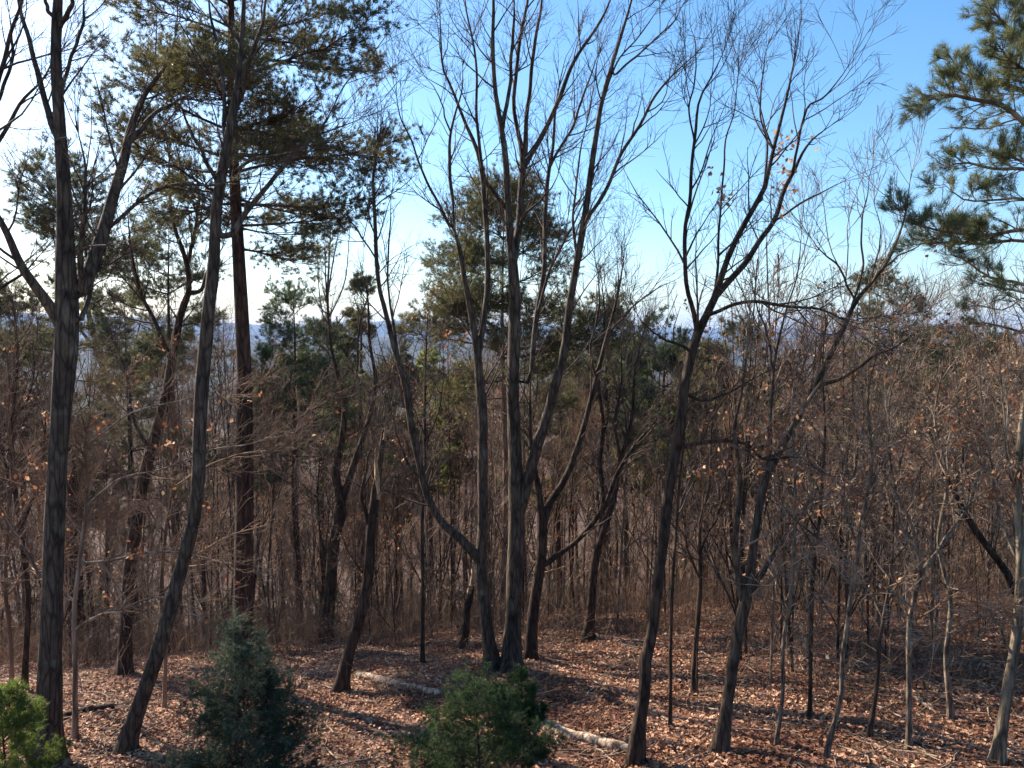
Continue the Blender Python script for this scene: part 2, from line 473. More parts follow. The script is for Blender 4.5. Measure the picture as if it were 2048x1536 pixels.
def traced_tree(name, label, base_px, trunk, limbs, mat=M_bark, twigmat=M_twig, twigs=1.0, up=0.06, group=None, leaves=None, scatter=0,
                seed=1, cat='tree', extend=True, dist=None, flare=1.25, twigtop=None, tl=1.0, minz=None):
    rng = np.random.default_rng(seed)
    b = ground_at(*base_px)
    d0 = b[1] if dist is None else dist
    if dist is not None:
        b = at(base_px[0], base_px[1], dist); b[2] = float(gz(b[0], b[1]))
    o = root(name, label, cat, b, group)
    T = limb_world(trunk, d0, 0.0)
    # foot of the trunk on the ground
    foot = np.array([b[0], b[1], b[2] - 0.35, T[0, 3] * flare])
    foot2 = np.array([b[0], b[1], b[2] + 0.12, T[0, 3] * (1 + (flare - 1) * 0.6)])
    T = T[T[:, 2] > b[2] + 0.3]
    T = np.vstack([foot, foot2, T])
    TS = spline(T, 40)
    TS = organic(TS, 0.012, rng)
    allP, allR = [TS[None, :, :3]], [TS[None, :, 3]]
    V, F = tubes(TS[None, :, :3], TS[None, :, 3], 14)
    Vk = V.reshape(40, 14, 3); cen = TS[:, None, :3]; hh = np.maximum(TS[:, 2] - b[2], 0)[:, None]
    th = np.arange(14)[None, :] * 2 * math.pi / 14
    fl = 1 + np.exp(-hh / .22) * (0.38 + .3 * np.cos(4 * th + seed) + .2 * np.cos(3 * th + 2 * seed))
    V = (cen + (Vk - cen) * fl[..., None]).reshape(-1, 3)
    # knobbly bark silhouettes
    V = V + rng.normal(size=V.shape) * (0.03 * np.repeat(TS[:, 3], 14) + .0004)[:, None]
    build('trunk', V - b, [F], mat, o)
    segs = [TS]
    for lb in limbs:
        dd = lb.get('dd', rng.uniform(-0.9, 0.9)) if isinstance(lb, dict) else rng.uniform(-0.9, 0.9)
        pts = lb['p'] if isinstance(lb, dict) else lb
        # nearest point of what stands already gives the depth of the joint
        best = None
        for S in segs:
            rel = S[:, :3] - np.array([0, 0, CAMZ])
            zc = rel[:, 1] * _c - rel[:, 2] * _s
            yc = rel[:, 1] * _s + rel[:, 2] * _c
            pxx = 1024 + FPX * rel[:, 0] / zc; pyy = 768 - FPX * yc / zc
            dist2 = (pxx - pts[0][0]) ** 2 + (pyy - pts[0][1]) ** 2
            k = int(dist2.argmin())
            if best is None or dist2[k] < best[0]: best = (dist2[k], S[k])
        W = limb_world(pts, best[1][1], dd)
        if best[0] < 45 ** 2:
            j = best[1].copy(); j[3] = min(W[0, 3] * 1.1, j[3] * 0.9)
            W = np.vstack([j, W[1:] if best[0] < 12 ** 2 else W])
        n = 26
        S = organic(spline(W, n), 0.02, rng)
        V, F = tubes(S[None, :, :3], S[None, :, 3], 9)
        build('limb', V - b, [F], mat, o)
        segs.append(S)
        # resample to 40 for the twig grower
        allP.append(np.stack([np.interp(np.linspace(0, 1, 40), np.linspace(0, 1, n), S[:, k]) for k in range(3)], -1)[None])
        allR.append(np.interp(np.linspace(0, 1, 40), np.linspace(0, 1, n), S[:, 3])[None])
    P = np.concatenate(allP[1:] if len(allP) > 1 else allP); Rr = np.concatenate(allR[1:] if len(allR) > 1 else allR)
    if len(allP) > 1:   # the top half of the trunk bears twigs too
        q = int(40 * (0.5 if minz is None else minz))
        TT = TS[q:]
        TP = np.stack([np.interp(np.linspace(0, 1, 40), np.linspace(0, 1, len(TT)), TT[:, k]) for k in range(3)], -1)[None]
        P = np.concatenate([P, TP]); Rr = np.concatenate([Rr, np.interp(np.linspace(0, 1, 40), np.linspace(0, 1, len(TT)), TT[:, 3])[None]])
    L = rlen(P).sum()
    n1 = max(int(L * 4.2 * twigs), 12)
    P1, R1 = grow(P, Rr, n1, 0.12, 1.0, (22, 55), (0.7 * tl, 2.3 * tl), 0.55, 8, 0.10, up, 0.6, 0.003, rmax=0.022, rng=rng)
    Pe, Re = grow(P, Rr, len(P) * 5, 0.93, 1.0, (2, 24), (0.6 * tl, 1.5 * tl), 0.2, 8, 0.09, up, 0.8, 0.003, rmax=0.012, weight=np.ones(len(P)), rng=rng)
    P1 = np.concatenate([P1, Pe]); R1 = np.concatenate([R1, Re])
    P2, R2 = grow(P1, R1, n1 * 5, 0.15, 1.0, (22, 55), (0.35 * tl, 1.0 * tl), 0.5, 6, 0.13, up, 0.7, 0.0026, rmax=0.008, rng=rng)
    P3, R3 = grow(P2, R2, n1 * 22, 0.1, 1.0, (20, 55), (0.15 * tl, 0.5 * tl), 0.4, 4, 0.14, up, 0.8, 0.0019, rmax=0.0035, rng=rng)
    A = Acc()
    for (pp, rr, k) in ((P1, R1, 5), (P2, R2, 4), (P3, R3, 3)):
        V, F = tubes(pp, rr, k); A.add(V, F)
    A.build('crown', twigmat, o, b)
    if leaves or scatter:
        leaves = leaves or []
        # clusters of dry leaves still hanging at the given pixels
        cs = [np.repeat(P3[rng.choice(len(P3), scatter // 4), -1], 5, 0) + rng.normal(size=(scatter // 4 * 5, 3)) * np.array([.07, .07, .05]) - np.array([0, 0, .03])] if scatter else []
        for (lx, ly, lr, cnt) in leaves:
            tips = P3[:, -1]
            rel = tips - np.array([0, 0, CAMZ]); zc = rel[:, 1] * _c - rel[:, 2] * _s; yc = rel[:, 1] * _s + rel[:, 2] * _c
            dist2 = (1024 + FPX * rel[:, 0] / zc - lx) ** 2 + (768 - FPX * yc / zc - ly) ** 2
            near = np.argsort(dist2)[:max(6, cnt // 2)]
            near = near[dist2[near] < (2.5 * lr) ** 2]
            if len(near) == 0: continue
            cs.append(tips[rng.choice(near, cnt)] + rng.normal(size=(cnt, 3)) * 0.05)
        if cs:
            V, F = leafquads(np.concatenate(cs), 0.075, rng)
            build('leaves', V - b, [F], M_leafbrown, o, smooth=False)
    return o

# ---- left big tree
traced_tree('big_tree', 'thick grey forked trunk rising through the whole left side of the photo', (95, 1534),
    [(95, 1530, 58), (100, 1300, 50), (108, 1100, 44), (118, 900, 42), (128, 750, 46), (135, 640, 54), (133, 500, 40), (128, 370, 29), (120, 250, 25), (112, 130, 23), (112, 40, 22), (118, -100, 15), (125, -260, 8)],
    [{'p': [(122, 650, 28), (85, 598, 24), (50, 545, 20), (22, 490, 17), (0, 440, 14), (-30, 370, 10), (-50, 280, 6)], 'dd': -1.0},
     {'p': [(150, 600, 32), (190, 505, 30), (225, 410, 26), (248, 330, 22), (262, 265, 18), (290, 190, 12), (330, 130, 8), (350, 50, 4)], 'dd': 1.2},
     {'p': [(262, 290, 12), (300, 235, 10), (350, 205, 7), (400, 180, 4)], 'dd': .5},
     {'p': [(112, 285, 16), (88, 215, 14), (72, 130, 11), (50, 40, 9), (30, -40, 6)], 'dd': .8},
     {'p': [(116, 60, 12), (138, 15, 10), (150, -40, 7)], 'dd': -.5},
     {'p': [(112, 45, 9), (92, 5, 8), (70, -50, 5)], 'dd': -.6},
     {'p': [(125, 180, 9), (145, 110, 8), (163, 50, 7), (168, -30, 4)], 'dd': .6},
     {'p': [(160, 580, 13), (166, 480, 12), (172, 420, 9), (165, 330, 5), (150, 250, 3)], 'dd': -.8},
     {'p': [(225, 450, 9), (290, 395, 8), (350, 368, 7), (430, 370, 5), (520, 350, 3)], 'dd': -.6},
     {'p': [(170, 560, 11), (200, 520, 10), (150, 440, 5), (90, 380, 4), (40, 350, 3)], 'dd': 1.4},
     {'p': [(165, 640, 12), (185, 560, 10), (205, 500, 6), (230, 420, 3)], 'dd': .9}],
    M_bark, twigs=0.5, seed=11)
traced_tree('bare_tree', 'bare tree at the left edge with only its limbs leaning into the photo', (-130, 1500),
    [(-130, 1500, 50), (-120, 1200, 44), (-105, 900, 38), (-95, 600, 30), (-80, 480, 24), (-60, 330, 18), (-50, 200, 13), (-40, 0, 8)],
    [{'p': [(-78, 460, 13), (-30, 330, 11), (10, 265, 9), (45, 200, 7), (90, 150, 4), (130, 90, 2)], 'dd': .4},
     {'p': [(-60, 330, 13), (-20, 230, 11), (8, 140, 10), (25, 60, 8), (45, 0, 6), (60, -60, 3)], 'dd': -.4},
     {'p': [(-20, 230, 9), (8, 180, 8), (22, 100, 7), (20, 20, 5)], 'dd': .7},
     {'p': [(-95, 620, 11), (-30, 590, 8), (30, 560, 6), (90, 500, 3)], 'dd': .7}],
    M_oak, twigs=.5, seed=12)

# ---- leaning deciduous trunk in front of the tall pine
traced_tree('leaning_tree', 'grey green trunk leaning right from its base beside the dark evergreen, crossing the tall pine', (255, 1508),
    [(256, 1500, 38), (283, 1400, 35), (320, 1290, 34), (350, 1180, 33), (370, 1100, 30), (390, 1000, 30), (400, 800, 31), (415, 640, 30), (428, 540, 27), (433, 450, 25), (440, 380, 24), (455, 290, 22), (470, 205, 18), (482, 120, 12), (490, 0, 9), (495, -120, 5)],
    [{'p': [(433, 365, 10), (415, 330, 9), (395, 285, 8), (370, 230, 5), (340, 190, 3)], 'dd': -.8},
     {'p': [(462, 470, 14), (490, 430, 13), (530, 380, 11), (560, 335, 9), (600, 290, 7), (660, 260, 4), (740, 230, 2)], 'dd': 1.0},
     {'p': [(466, 345, 9), (500, 322, 8), (560, 308, 6), (640, 300, 3)], 'dd': -.7},
     {'p': [(452, 300, 11), (445, 220, 9), (440, 130, 8), (425, 40, 6), (420, -40, 4)], 'dd': .7},
     {'p': [(470, 225, 13), (500, 130, 10), (520, 50, 8), (545, -60, 5)], 'dd': -.9},
     {'p': [(540, 370, 5), (600, 300, 4), (650, 240, 3), (700, 160, 3), (760, 90, 2), (800, 30, 1.5)], 'dd': .6}],
    M_bark, twigs=.42, seed=13)
traced_tree('bare_tree', 'dark crooked tree whose base stands left of the leaning trunk', (250, 1352),
    [(250, 1340, 30), (252, 1250, 28), (256, 1170, 28), (268, 1070, 27), (283, 976, 27), (300, 907, 26), (328, 805, 24), (345, 713, 20), (362, 627, 17), (378, 583, 14), (374, 524, 11), (351, 456, 8), (340, 387, 7), (337, 296, 4)],
    [{'p': [(374, 530, 9), (388, 480, 8), (397, 420, 6), (393, 350, 4)], 'dd': .6},
     {'p': [(378, 590, 12), (400, 580, 9), (420, 540, 6), (440, 500, 4)], 'dd': .6},
     {'p': [(345, 713, 11), (310, 640, 9), (280, 590, 8), (262, 500, 5), (258, 420, 3)], 'dd': -.7},
     {'p': [(300, 907, 10), (270, 840, 8), (255, 760, 7), (230, 690, 5)], 'dd': .9},
     {'p': [(395, 455, 5), (430, 410, 4), (380, 330, 3)], 'dd': .9}],
    M_oak, twigs=.9, seed=14, leaves=[(350, 700, 40, 22), (380, 830, 50, 20), (330, 760, 50, 14)])
traced_tree('bare_tree', 'dark trunk with wavy upper stem between the thick left trunk and the crooked tree', (203, 1328),
    [(203, 1320, 28), (205, 1200, 26), (215, 1130, 25), (225, 1050, 23), (235, 950, 20), (225, 830, 17), (205, 720, 14), (180, 640, 12), (168, 560, 8), (160, 470, 4)],
    [{'p': [(235, 950, 13), (262, 880, 11), (275, 800, 8), (270, 700, 5), (290, 610, 3)], 'dd': 1.0},
     {'p': [(215, 780, 9), (190, 700, 8), (140, 640, 5), (100, 610, 3)], 'dd': -.8},
     {'p': [(222, 1060, 9), (180, 980, 7), (150, 900, 5), (140, 810, 3)], 'dd': .8}],
    M_oak, twigs=1.0, seed=15, leaves=[(220, 850, 60, 18), (190, 950, 60, 14)])
traced_tree('bare_tree', 'slim dark stem standing behind the yellow green bush in the left corner', (50, 1385),
    [(50, 1380, 13), (58, 1230, 12), (48, 1110, 11), (32, 1000, 10), (20, 860, 8), (35, 720, 6), (30, 620, 3)],
    [{'p': [(40, 1060, 7), (80, 960, 6), (90, 860, 4), (70, 760, 3)]}, {'p': [(32, 1000, 6), (0, 900, 5), (-20, 800, 3)]},
     {'p': [(20, 860, 6), (60, 780, 4), (70, 680, 3)]}],
    M_oak, twigs=1.4, seed=16, leaves=[(60, 800, 60, 16), (30, 700, 60, 14)])

# ---- centre left
traced_tree('bare_tree', 'dark tree forking low with two wavy stems beside the snapped trunk', (650, 1288),
    [(650, 1280, 30), (658, 1210, 28), (668, 1080, 27), (680, 1020, 27), (672, 950, 17), (684, 880, 15), (690, 810, 13), (678, 760, 10), (662, 690, 7), (655, 600, 5), (650, 500, 3)],
    [{'p': [(682, 1010, 20), (700, 950, 17), (722, 890, 14), (742, 830, 11), (750, 760, 9), (738, 680, 7), (735, 600, 4), (720, 530, 3)], 'dd': .8},
     {'p': [(690, 810, 7), (715, 740, 5), (720, 650, 4), (745, 560, 2)], 'dd': -.5},
     {'p': [(660, 1180, 7), (640, 1060, 5), (640, 900, 4), (650, 780, 3)], 'dd': .5}],
    M_oak, twigs=.85, seed=17, leaves=[(600, 830, 60, 12)])
traced_tree('bare_tree', 'tall slender pale twigged tree left of the ridge gap', (655, 1262),
    [(640, 1250, 12), (645, 1000, 10), (668, 760, 8), (660, 680, 7), (655, 600, 6), (658, 520, 4), (662, 440, 2)],
    [{'p': [(660, 690, 4), (640, 600, 3), (635, 500, 2)]}, {'p': [(662, 640, 4), (690, 560, 3), (700, 450, 2)]}, {'p': [(656, 600, 4), (670, 500, 3), (690, 400, 2)]}],
    M_bark, twigs=1.0, seed=18)

# snapped trunk
sn = traced_tree('snapped_tree', 'leaning dead trunk snapped off at mid height with pale split wood', (683, 1388),
    [(683, 1380, 30), (695, 1320, 28), (720, 1240, 26), (735, 1160, 25), (743, 1060, 24), (750, 985, 22), (758, 930, 14), (763, 890, 13), (764, 860, 12)],
    [{'p': [(742, 1060, 9), (722, 990, 8), (735, 930, 5), (750, 880, 3)], 'dd': -.3}], M_oak, twigs=.25, seed=19, cat='dead tree')
def splinter(parent, pts, dist, wd):
    W = limb_world([(a, b, c) for a, b, c in pts], dist, 0.0)
    S = spline(W, 9)
    V, F = tubes(S[None, :, :3], S[None, :, 3], 5)
    V = V + R_.normal(size=V.shape) * 0.006
    build('split_wood', V - np.array(parent.location), [F], M_wood, parent, smooth=False)
splinter(sn, [(757, 1000, 8), (754, 950, 12), (752, 920, 8), (751, 896, 2)], sn.location.y - 0.1, 10)
splinter(sn, [(768, 880, 6), (770, 862, 5), (768, 845, 1)], sn.location.y - 0.1, 10)

# ---- centre clump
traced_tree('multi_stem_tree', 'central grey tree with a long curved limb sweeping up to the left', (985, 1345),
    [(984, 1338, 36), (976, 1270, 30), (969, 1200, 28), (962, 1120, 27), (965, 1050, 24), (963, 950, 24), (965, 850, 23), (960, 770, 22), (955, 700, 19), (951, 675, 16), (932, 570, 13), (919, 492, 12), (908, 456, 11)],
    [{'p': [(960, 1120, 26), (925, 1080, 22), (880, 1040, 18), (852, 985, 17), (840, 930, 17), (820, 850, 17), (805, 760, 16), (787, 697, 13), (772, 630, 11), (759, 570, 10), (752, 456, 9), (748, 355, 6), (762, 283, 3)], 'dd': -0.8},
     {'p': [(800, 730, 7), (790, 650, 6), (778, 590, 5), (776, 480, 4), (785, 380, 2)], 'dd': -.3},
     {'p': [(908, 456, 6), (898, 451, 7), (869, 387, 6), (841, 333, 5), (819, 273, 4), (796, 228, 3), (790, 180, 2)], 'dd': -.7},
     {'p': [(908, 456, 9), (905, 387, 8), (900, 319, 8), (903, 264, 6), (919, 196, 4), (925, 120, 2)], 'dd': .5},
     {'p': [(958, 710, 16), (970, 620, 15), (977, 560, 14), (978, 492, 12), (971, 410, 12), (964, 342, 11), (951, 296, 10), (932, 255, 8), (905, 182, 6), (884, 137, 5), (880, 82, 4), (878, 0, 3)], 'dd': .8},
     {'p': [(845, 965, 6), (820, 930, 5), (790, 860, 4), (775, 800, 3)], 'dd': -.6},
     {'p': [(756, 530, 4), (720, 470, 4), (690, 430, 3), (640, 400, 2)], 'dd': -.6},
     {'p': [(903, 264, 4), (880, 200, 3), (850, 150, 2)], 'dd': -.6}],
    M_bark, twigs=.62, seed=21)
traced_tree('multi_stem_tree', 'central tree with the thickest trunk and tall forks fanning upward', (1022, 1345),
    [(1024, 1340, 46), (1026, 1240, 38), (1030, 1140, 38), (1033, 1036, 38), (1032, 960, 36), (1030, 860, 30), (1028, 780, 29), (1030, 640, 28), (1028, 560, 26), (1022, 500, 20), (1016, 433, 16), (1010, 319, 14), (1001, 251, 12), (990, 182, 10), (985, 91, 9), (986, 0, 7), (980, -90, 4)],
    [{'p': [(1032, 540, 18), (1037, 450, 17), (1040, 390, 16), (1046, 319, 14), (1038, 260, 10), (1030, 196, 9), (1040, 80, 8), (1055, 0, 6), (1060, -60, 3)], 'dd': .8},
     {'p': [(1046, 325, 12), (1052, 300, 11), (1058, 200, 9), (1068, 90, 8), (1082, 0, 5), (1090, -60, 3)], 'dd': -.7},
     {'p': [(1047, 345, 12), (1062, 310, 12), (1090, 262, 11), (1122, 180, 10), (1152, 115, 8), (1190, 60, 6), (1222, 0, 4), (1245, -60, 2)], 'dd': .9},
     {'p': [(1006, 275, 10), (1018, 165, 8), (1028, 60, 7), (1032, -20, 4)], 'dd': -.6},
     {'p': [(1012, 425, 9), (990, 385, 9), (969, 351, 8), (955, 255, 7), (951, 182, 6), (948, 105, 5), (935, 27, 4), (930, -40, 2)], 'dd': -1.0},
     {'p': [(1036, 1040, 26), (1055, 965, 26), (1070, 900, 26), (1090, 840, 24), (1110, 765, 22), (1129, 697, 20), (1140, 620, 18), (1151, 555, 17), (1165, 470, 16), (1176, 401, 15), (1188, 310, 13), (1204, 205, 10), (1224, 137, 9), (1247, 59, 7), (1265, -10, 4), (1275, -70, 2)], 'dd': -1.2},
     {'p': [(1172, 440, 9), (1205, 390, 9), (1240, 310, 8), (1285, 240, 7), (1310, 195, 6), (1350, 150, 4), (1400, 100, 2)], 'dd': -.5},
     {'p': [(1155, 530, 7), (1150, 470, 7), (1150, 400, 5), (1160, 300, 4), (1175, 230, 2)], 'dd': .7},
     {'p': [(1228, 150, 5), (1262, 120, 5), (1305, 85, 4), (1345, 45, 3), (1370, 0, 2)], 'dd': .5},
     {'p': [(1205, 205, 5), (1235, 120, 4), (1290, 60, 3), (1330, 0, 2)], 'dd': -.4},
     {'p': [(1060, 760, 12), (1068, 690, 12), (1074, 638, 12), (1085, 547, 11), (1088, 456, 10), (1094, 365, 10), (1106, 296, 7), (1110, 228, 6), (1130, 130, 3)], 'dd': .9},
     {'p': [(1098, 345, 6), (1140, 260, 6), (1170, 180, 5), (1200, 110, 3)], 'dd': .5},
     {'p': [(1036, 450, 6), (1052, 430, 6), (1090, 390, 4), (1120, 340, 3)], 'dd': -.9},
     {'p': [(1074, 640, 7), (1110, 520, 6), (1150, 440, 4), (1190, 350, 3)], 'dd': -.5}],
    M_bark, twigs=.6, seed=22)
traced_tree('multi_stem_tree', 'dark tree right of the central clump with a low limb reaching right', (1062, 1322),
    [(1062, 1315, 28), (1068, 1220, 26), (1080, 1130, 25), (1083, 1060, 24), (1080, 1010, 18), (1068, 930, 12), (1060, 850, 9), (1062, 740, 6)],
    [{'p': [(1084, 1060, 20), (1100, 1005, 18), (1125, 965, 16), (1147, 915, 15), (1175, 825, 13), (1190, 760, 12), (1206, 700, 10), (1230, 620, 7), (1245, 550, 4), (1250, 480, 2)], 'dd': .8},
     {'p': [(1084, 1135, 12), (1115, 1110, 13), (1160, 1075, 12), (1205, 1018, 11), (1240, 940, 10), (1280, 880, 8), (1310, 840, 4), (1340, 790, 2)], 'dd': -1.0},
     {'p': [(1190, 760, 6), (1180, 690, 5), (1200, 600, 4), (1190, 500, 2)], 'dd': .5},
     {'p': [(1215, 670, 5), (1260, 620, 4), (1310, 580, 3), (1350, 560, 2)], 'dd': -.5}],
    M_oak, twigs=.75, seed=23)
traced_tree('bare_tree', 'dark two stemmed tree standing at the edge of the leafy clearing', (1176, 1282),
    [(1176, 1278, 24), (1183, 1207, 21), (1190, 1121, 20), (1205, 1070, 18), (1228, 1000, 13), (1240, 930, 11), (1262, 840, 8), (1270, 740, 6), (1290, 650, 3)],
    [{'p': [(1198, 1090, 14), (1206, 1010, 12), (1200, 930, 11), (1205, 850, 9), (1195, 760, 7), (1210, 660, 5), (1205, 560, 3)], 'dd': .7},
     {'p': [(1240, 930, 8), (1230, 850, 6), (1245, 760, 5), (1240, 680, 3)], 'dd': -.7}],
    M_oak, twigs=.9, seed=24)

# ---- right trees
traced_tree('tall_tree', 'tall sinuous dark trunk forking wide against the blue, right of centre', (1270, 1534),
    [(1270, 1530, 36), (1281, 1440, 30), (1290, 1380, 29), (1292, 1310, 30), (1303, 1270, 25), (1311, 1180, 25), (1323, 1090, 26), (1336, 980, 25), (1354, 880, 25), (1366, 800, 23), (1380, 720, 22), (1393, 675, 22), (1412, 635, 19), (1428, 600, 18), (1439, 565, 15), (1462, 501, 13), (1498, 433, 12), (1530, 378, 11), (1544, 319, 9), (1558, 264, 8), (1580, 173, 5), (1595, 90, 2)],
    [{'p': [(1396, 665, 12), (1385, 620, 11), (1374, 560, 10), (1373, 456, 9), (1384, 387, 8), (1389, 273, 7), (1394, 205, 5), (1421, 150, 4), (1450, 95, 2)], 'dd': -.9},
     {'p': [(1389, 280, 4), (1380, 200, 4), (1392, 120, 3), (1385, 50, 2)], 'dd': .5},
     {'p': [(1430, 590, 6), (1437, 520, 6), (1440, 430, 5), (1446, 300, 4), (1470, 220, 3), (1480, 120, 2)], 'dd': .8},
     {'p': [(1435, 590, 15), (1485, 533, 14), (1521, 483, 12), (1549, 437, 11), (1567, 374, 10), (1590, 337, 8), (1621, 283, 5), (1662, 251, 3)], 'dd': .9},
     {'p': [(1575, 360, 6), (1600, 290, 6), (1615, 215, 5), (1650, 190, 4), (1700, 120, 2)], 'dd': -.5},
     {'p': [(1550, 440, 5), (1600, 410, 5), (1650, 380, 3), (1690, 360, 2)], 'dd': -.7},
     {'p': [(1412, 640, 9), (1440, 622, 9), (1480, 608, 8), (1520, 604, 8), (1570, 612, 7), (1640, 618, 5), (1690, 640, 3)], 'dd': -1.0},
     {'p': [(1384, 700, 7), (1360, 690, 7), (1330, 680, 5), (1300, 660, 4), (1270, 620, 2)], 'dd': -.7},
     {'p': [(1360, 905, 11), (1400, 886, 10), (1450, 880, 9), (1495, 888, 8), (1530, 918, 7), (1590, 915, 5), (1630, 935, 3)], 'dd': -.8},
     {'p': [(1367, 790, 8), (1400, 800, 7), (1440, 790, 6), (1490, 770, 4), (1540, 740, 3)], 'dd': .9},
     {'p': [(1524, 400, 6), (1530, 300, 5), (1520, 220, 4), (1530, 140, 3), (1540, 80, 2)], 'dd': .9}],
    M_oak, twigs=.6, seed=31, tl=.8, leaves=[(1590, 290, 22, 34), (1560, 345, 20, 26), (1455, 392, 14, 16), (1600, 390, 22, 26), (1543, 290, 16, 14), (1440, 360, 14, 10)])
traced_tree('tall_tree', 'grey tree slanting right, its trunk splitting into a V above the shaded leaves', (1440, 1508),
    [(1441, 1500, 30), (1455, 1400, 27), (1470, 1300, 27), (1485, 1220, 30), (1497, 1170, 24), (1508, 1080, 19), (1522, 1000, 17), (1535, 955, 17), (1560, 907, 16), (1594, 846, 15), (1635, 771, 14), (1666, 702, 12), (1690, 651, 11), (1712, 602, 10), (1758, 547, 8), (1785, 501, 6), (1808, 433, 4), (1822, 342, 2)],
    [{'p': [(1484, 1215, 18), (1474, 1130, 16), (1470, 1040, 13), (1478, 950, 10), (1470, 860, 8), (1490, 760, 5), (1500, 680, 3)], 'dd': -.4},
     {'p': [(1492, 1200, 11), (1518, 1160, 10), (1545, 1110, 8), (1565, 1080, 4)], 'dd': -.5},
     {'p': [(1632, 782, 9), (1680, 755, 8), (1740, 720, 6), (1800, 690, 4), (1850, 650, 2)], 'dd': -.7},
     {'p': [(1535, 960, 11), (1540, 860, 10), (1545, 780, 8), (1558, 700, 6), (1575, 610, 4), (1595, 530, 3), (1600, 460, 2)], 'dd': .9},
     {'p': [(1550, 740, 5), (1530, 660, 5), (1515, 600, 3), (1490, 520, 2)], 'dd': .5},
     {'p': [(1700, 630, 5), (1720, 540, 5), (1725, 450, 4), (1740, 380, 2), (1745, 320, 1.5)], 'dd': .6},
     {'p': [(1712, 600, 6), (1680, 540, 5), (1640, 500, 3), (1620, 470, 2)], 'dd': -.5},
     {'p': [(1770, 530, 5), (1820, 500, 3), (1860, 480, 2)], 'dd': .5},
     {'p': [(1745, 560, 4), (1760, 470, 3), (1750, 400, 2)], 'dd': .8}],
    M_bark, twigmat=M_twigpale, twigs=.6, seed=32, tl=.8, leaves=[(1600, 800, 60, 40), (1560, 900, 50, 30), (1500, 840, 30, 14)])

def slim(label, base, pts, limbs, mat, seed, twigs=1.1, tw=M_twigpale, leaves=None, scatter=60, tl=.7, name='sapling'):
    return traced_tree(name, label, base, pts, limbs, mat, tw, twigs=twigs, seed=seed, leaves=leaves, scatter=scatter, tl=tl, flare=1.1, minz=.35, up=.02)
slim('pale stemmed sapling nearest the tall V shaped tree, leaning slightly right', (1552, 1500),
     [(1552, 1495, 9), (1563, 1390, 9), (1566, 1280, 9), (1582, 1185, 9), (1590, 1060, 8), (1592, 940, 6), (1585, 800, 4), (1600, 700, 2)],
     [{'p': [(1572, 1230, 5), (1556, 1180, 4), (1550, 1140, 2)]}, {'p': [(1590, 1060, 5), (1620, 990, 4), (1630, 900, 2)]}], M_pale, 41, leaves=[(1575, 1045, 16, 24)])
slim('pale sapling bending right with its foot beside a small dark stone', (1655, 1522),
     [(1656, 1515, 12), (1668, 1450, 11), (1680, 1390, 10), (1682, 1320, 10), (1697, 1220, 10), (1712, 1120, 9), (1722, 1040, 8), (1745, 930, 6), (1740, 800, 4), (1755, 700, 2)],
     [{'p': [(1695, 1225, 6), (1650, 1195, 4), (1600, 1170, 3)], 'dd': -.5}, {'p': [(1715, 1100, 6), (1690, 1000, 5), (1690, 900, 3)], 'dd': .5}, {'p': [(1735, 970, 5), (1780, 900, 4), (1800, 820, 2)], 'dd': .5}],
     M_pale, 42, leaves=[(1700, 1010, 30, 22), (1740, 960, 40, 24)])
slim('slender sapling with several pale crooked side branches, right of the bent one', (1818, 1500),
     [(1818, 1495, 13), (1820, 1380, 12), (1818, 1260, 12), (1826, 1190, 12), (1838, 1140, 11), (1828, 1070, 9), (1800, 1000, 7), (1765, 940, 4), (1740, 880, 2)],
     [{'p': [(1836, 1142, 9), (1870, 1100, 8), (1905, 1060, 7), (1932, 1025, 6), (1960, 960, 4), (1970, 880, 2)], 'dd': .5},
      {'p': [(1822, 1245, 6), (1860, 1225, 5), (1900, 1195, 5), (1950, 1205, 3)], 'dd': -.6},
      {'p': [(1822, 1215, 5), (1790, 1190, 4), (1760, 1170, 3)], 'dd': -.5},
      {'p': [(1835, 1120, 7), (1800, 1050, 6), (1790, 960, 5), (1780, 880, 6), (1776, 800, 5), (1800, 720, 3), (1812, 640, 2)], 'dd': .7}],
     M_pale, 43, leaves=[(1820, 900, 40, 34), (1900, 980, 50, 34), (1850, 850, 60, 40)])
slim('thin sapling rising between the bent sapling and the branching one', (1738, 1480),
     [(1739, 1475, 11), (1750, 1390, 9), (1758, 1300, 9), (1768, 1230, 8), (1785, 1120, 6), (1790, 1000, 5), (1810, 880, 3), (1815, 800, 2)],
     [{'p': [(1765, 1240, 5), (1740, 1190, 4), (1700, 1150, 2)]}, {'p': [(1785, 1120, 4), (1840, 1040, 3), (1860, 960, 2)]}], M_bark, 44, leaves=[(1840, 1000, 30, 12)])
slim('dark slim tree between the bent sapling and the thin one', (1620, 1440),
     [(1618, 1438, 9), (1622, 1300, 9), (1628, 1150, 8), (1640, 1000, 7), (1650, 850, 5), (1645, 720, 3), (1655, 640, 2)],
     [{'p': [(1640, 1000, 4), (1610, 900, 3), (1600, 800, 2)]}], M_oak, 45, tw=M_twig)
slim('mottled whitish birch trunk at the far right edge', (1998, 1532),
     [(1998, 1528, 26), (2010, 1420, 24), (2024, 1320, 23), (2036, 1220, 22), (2040, 1100, 20), (2034, 980, 18), (2042, 860, 15), (2060, 740, 12), (2066, 600, 8), (2080, 480, 4)],
     [{'p': [(2026, 1300, 7), (1990, 1240, 6), (1950, 1230, 4), (1900, 1240, 2)], 'dd': -.5},
      {'p': [(2040, 1130, 8), (2005, 1050, 7), (1985, 960, 5), (1970, 850, 4), (1960, 720, 3), (1950, 600, 2)], 'dd': .6},
      {'p': [(2036, 1000, 6), (2010, 900, 5), (2005, 780, 4), (1990, 640, 2)], 'dd': -.5}],
     M_birch, 46, leaves=[(1950, 880, 60, 50), (2000, 960, 50, 34), (1900, 800, 60, 40)], name='birch_tree')
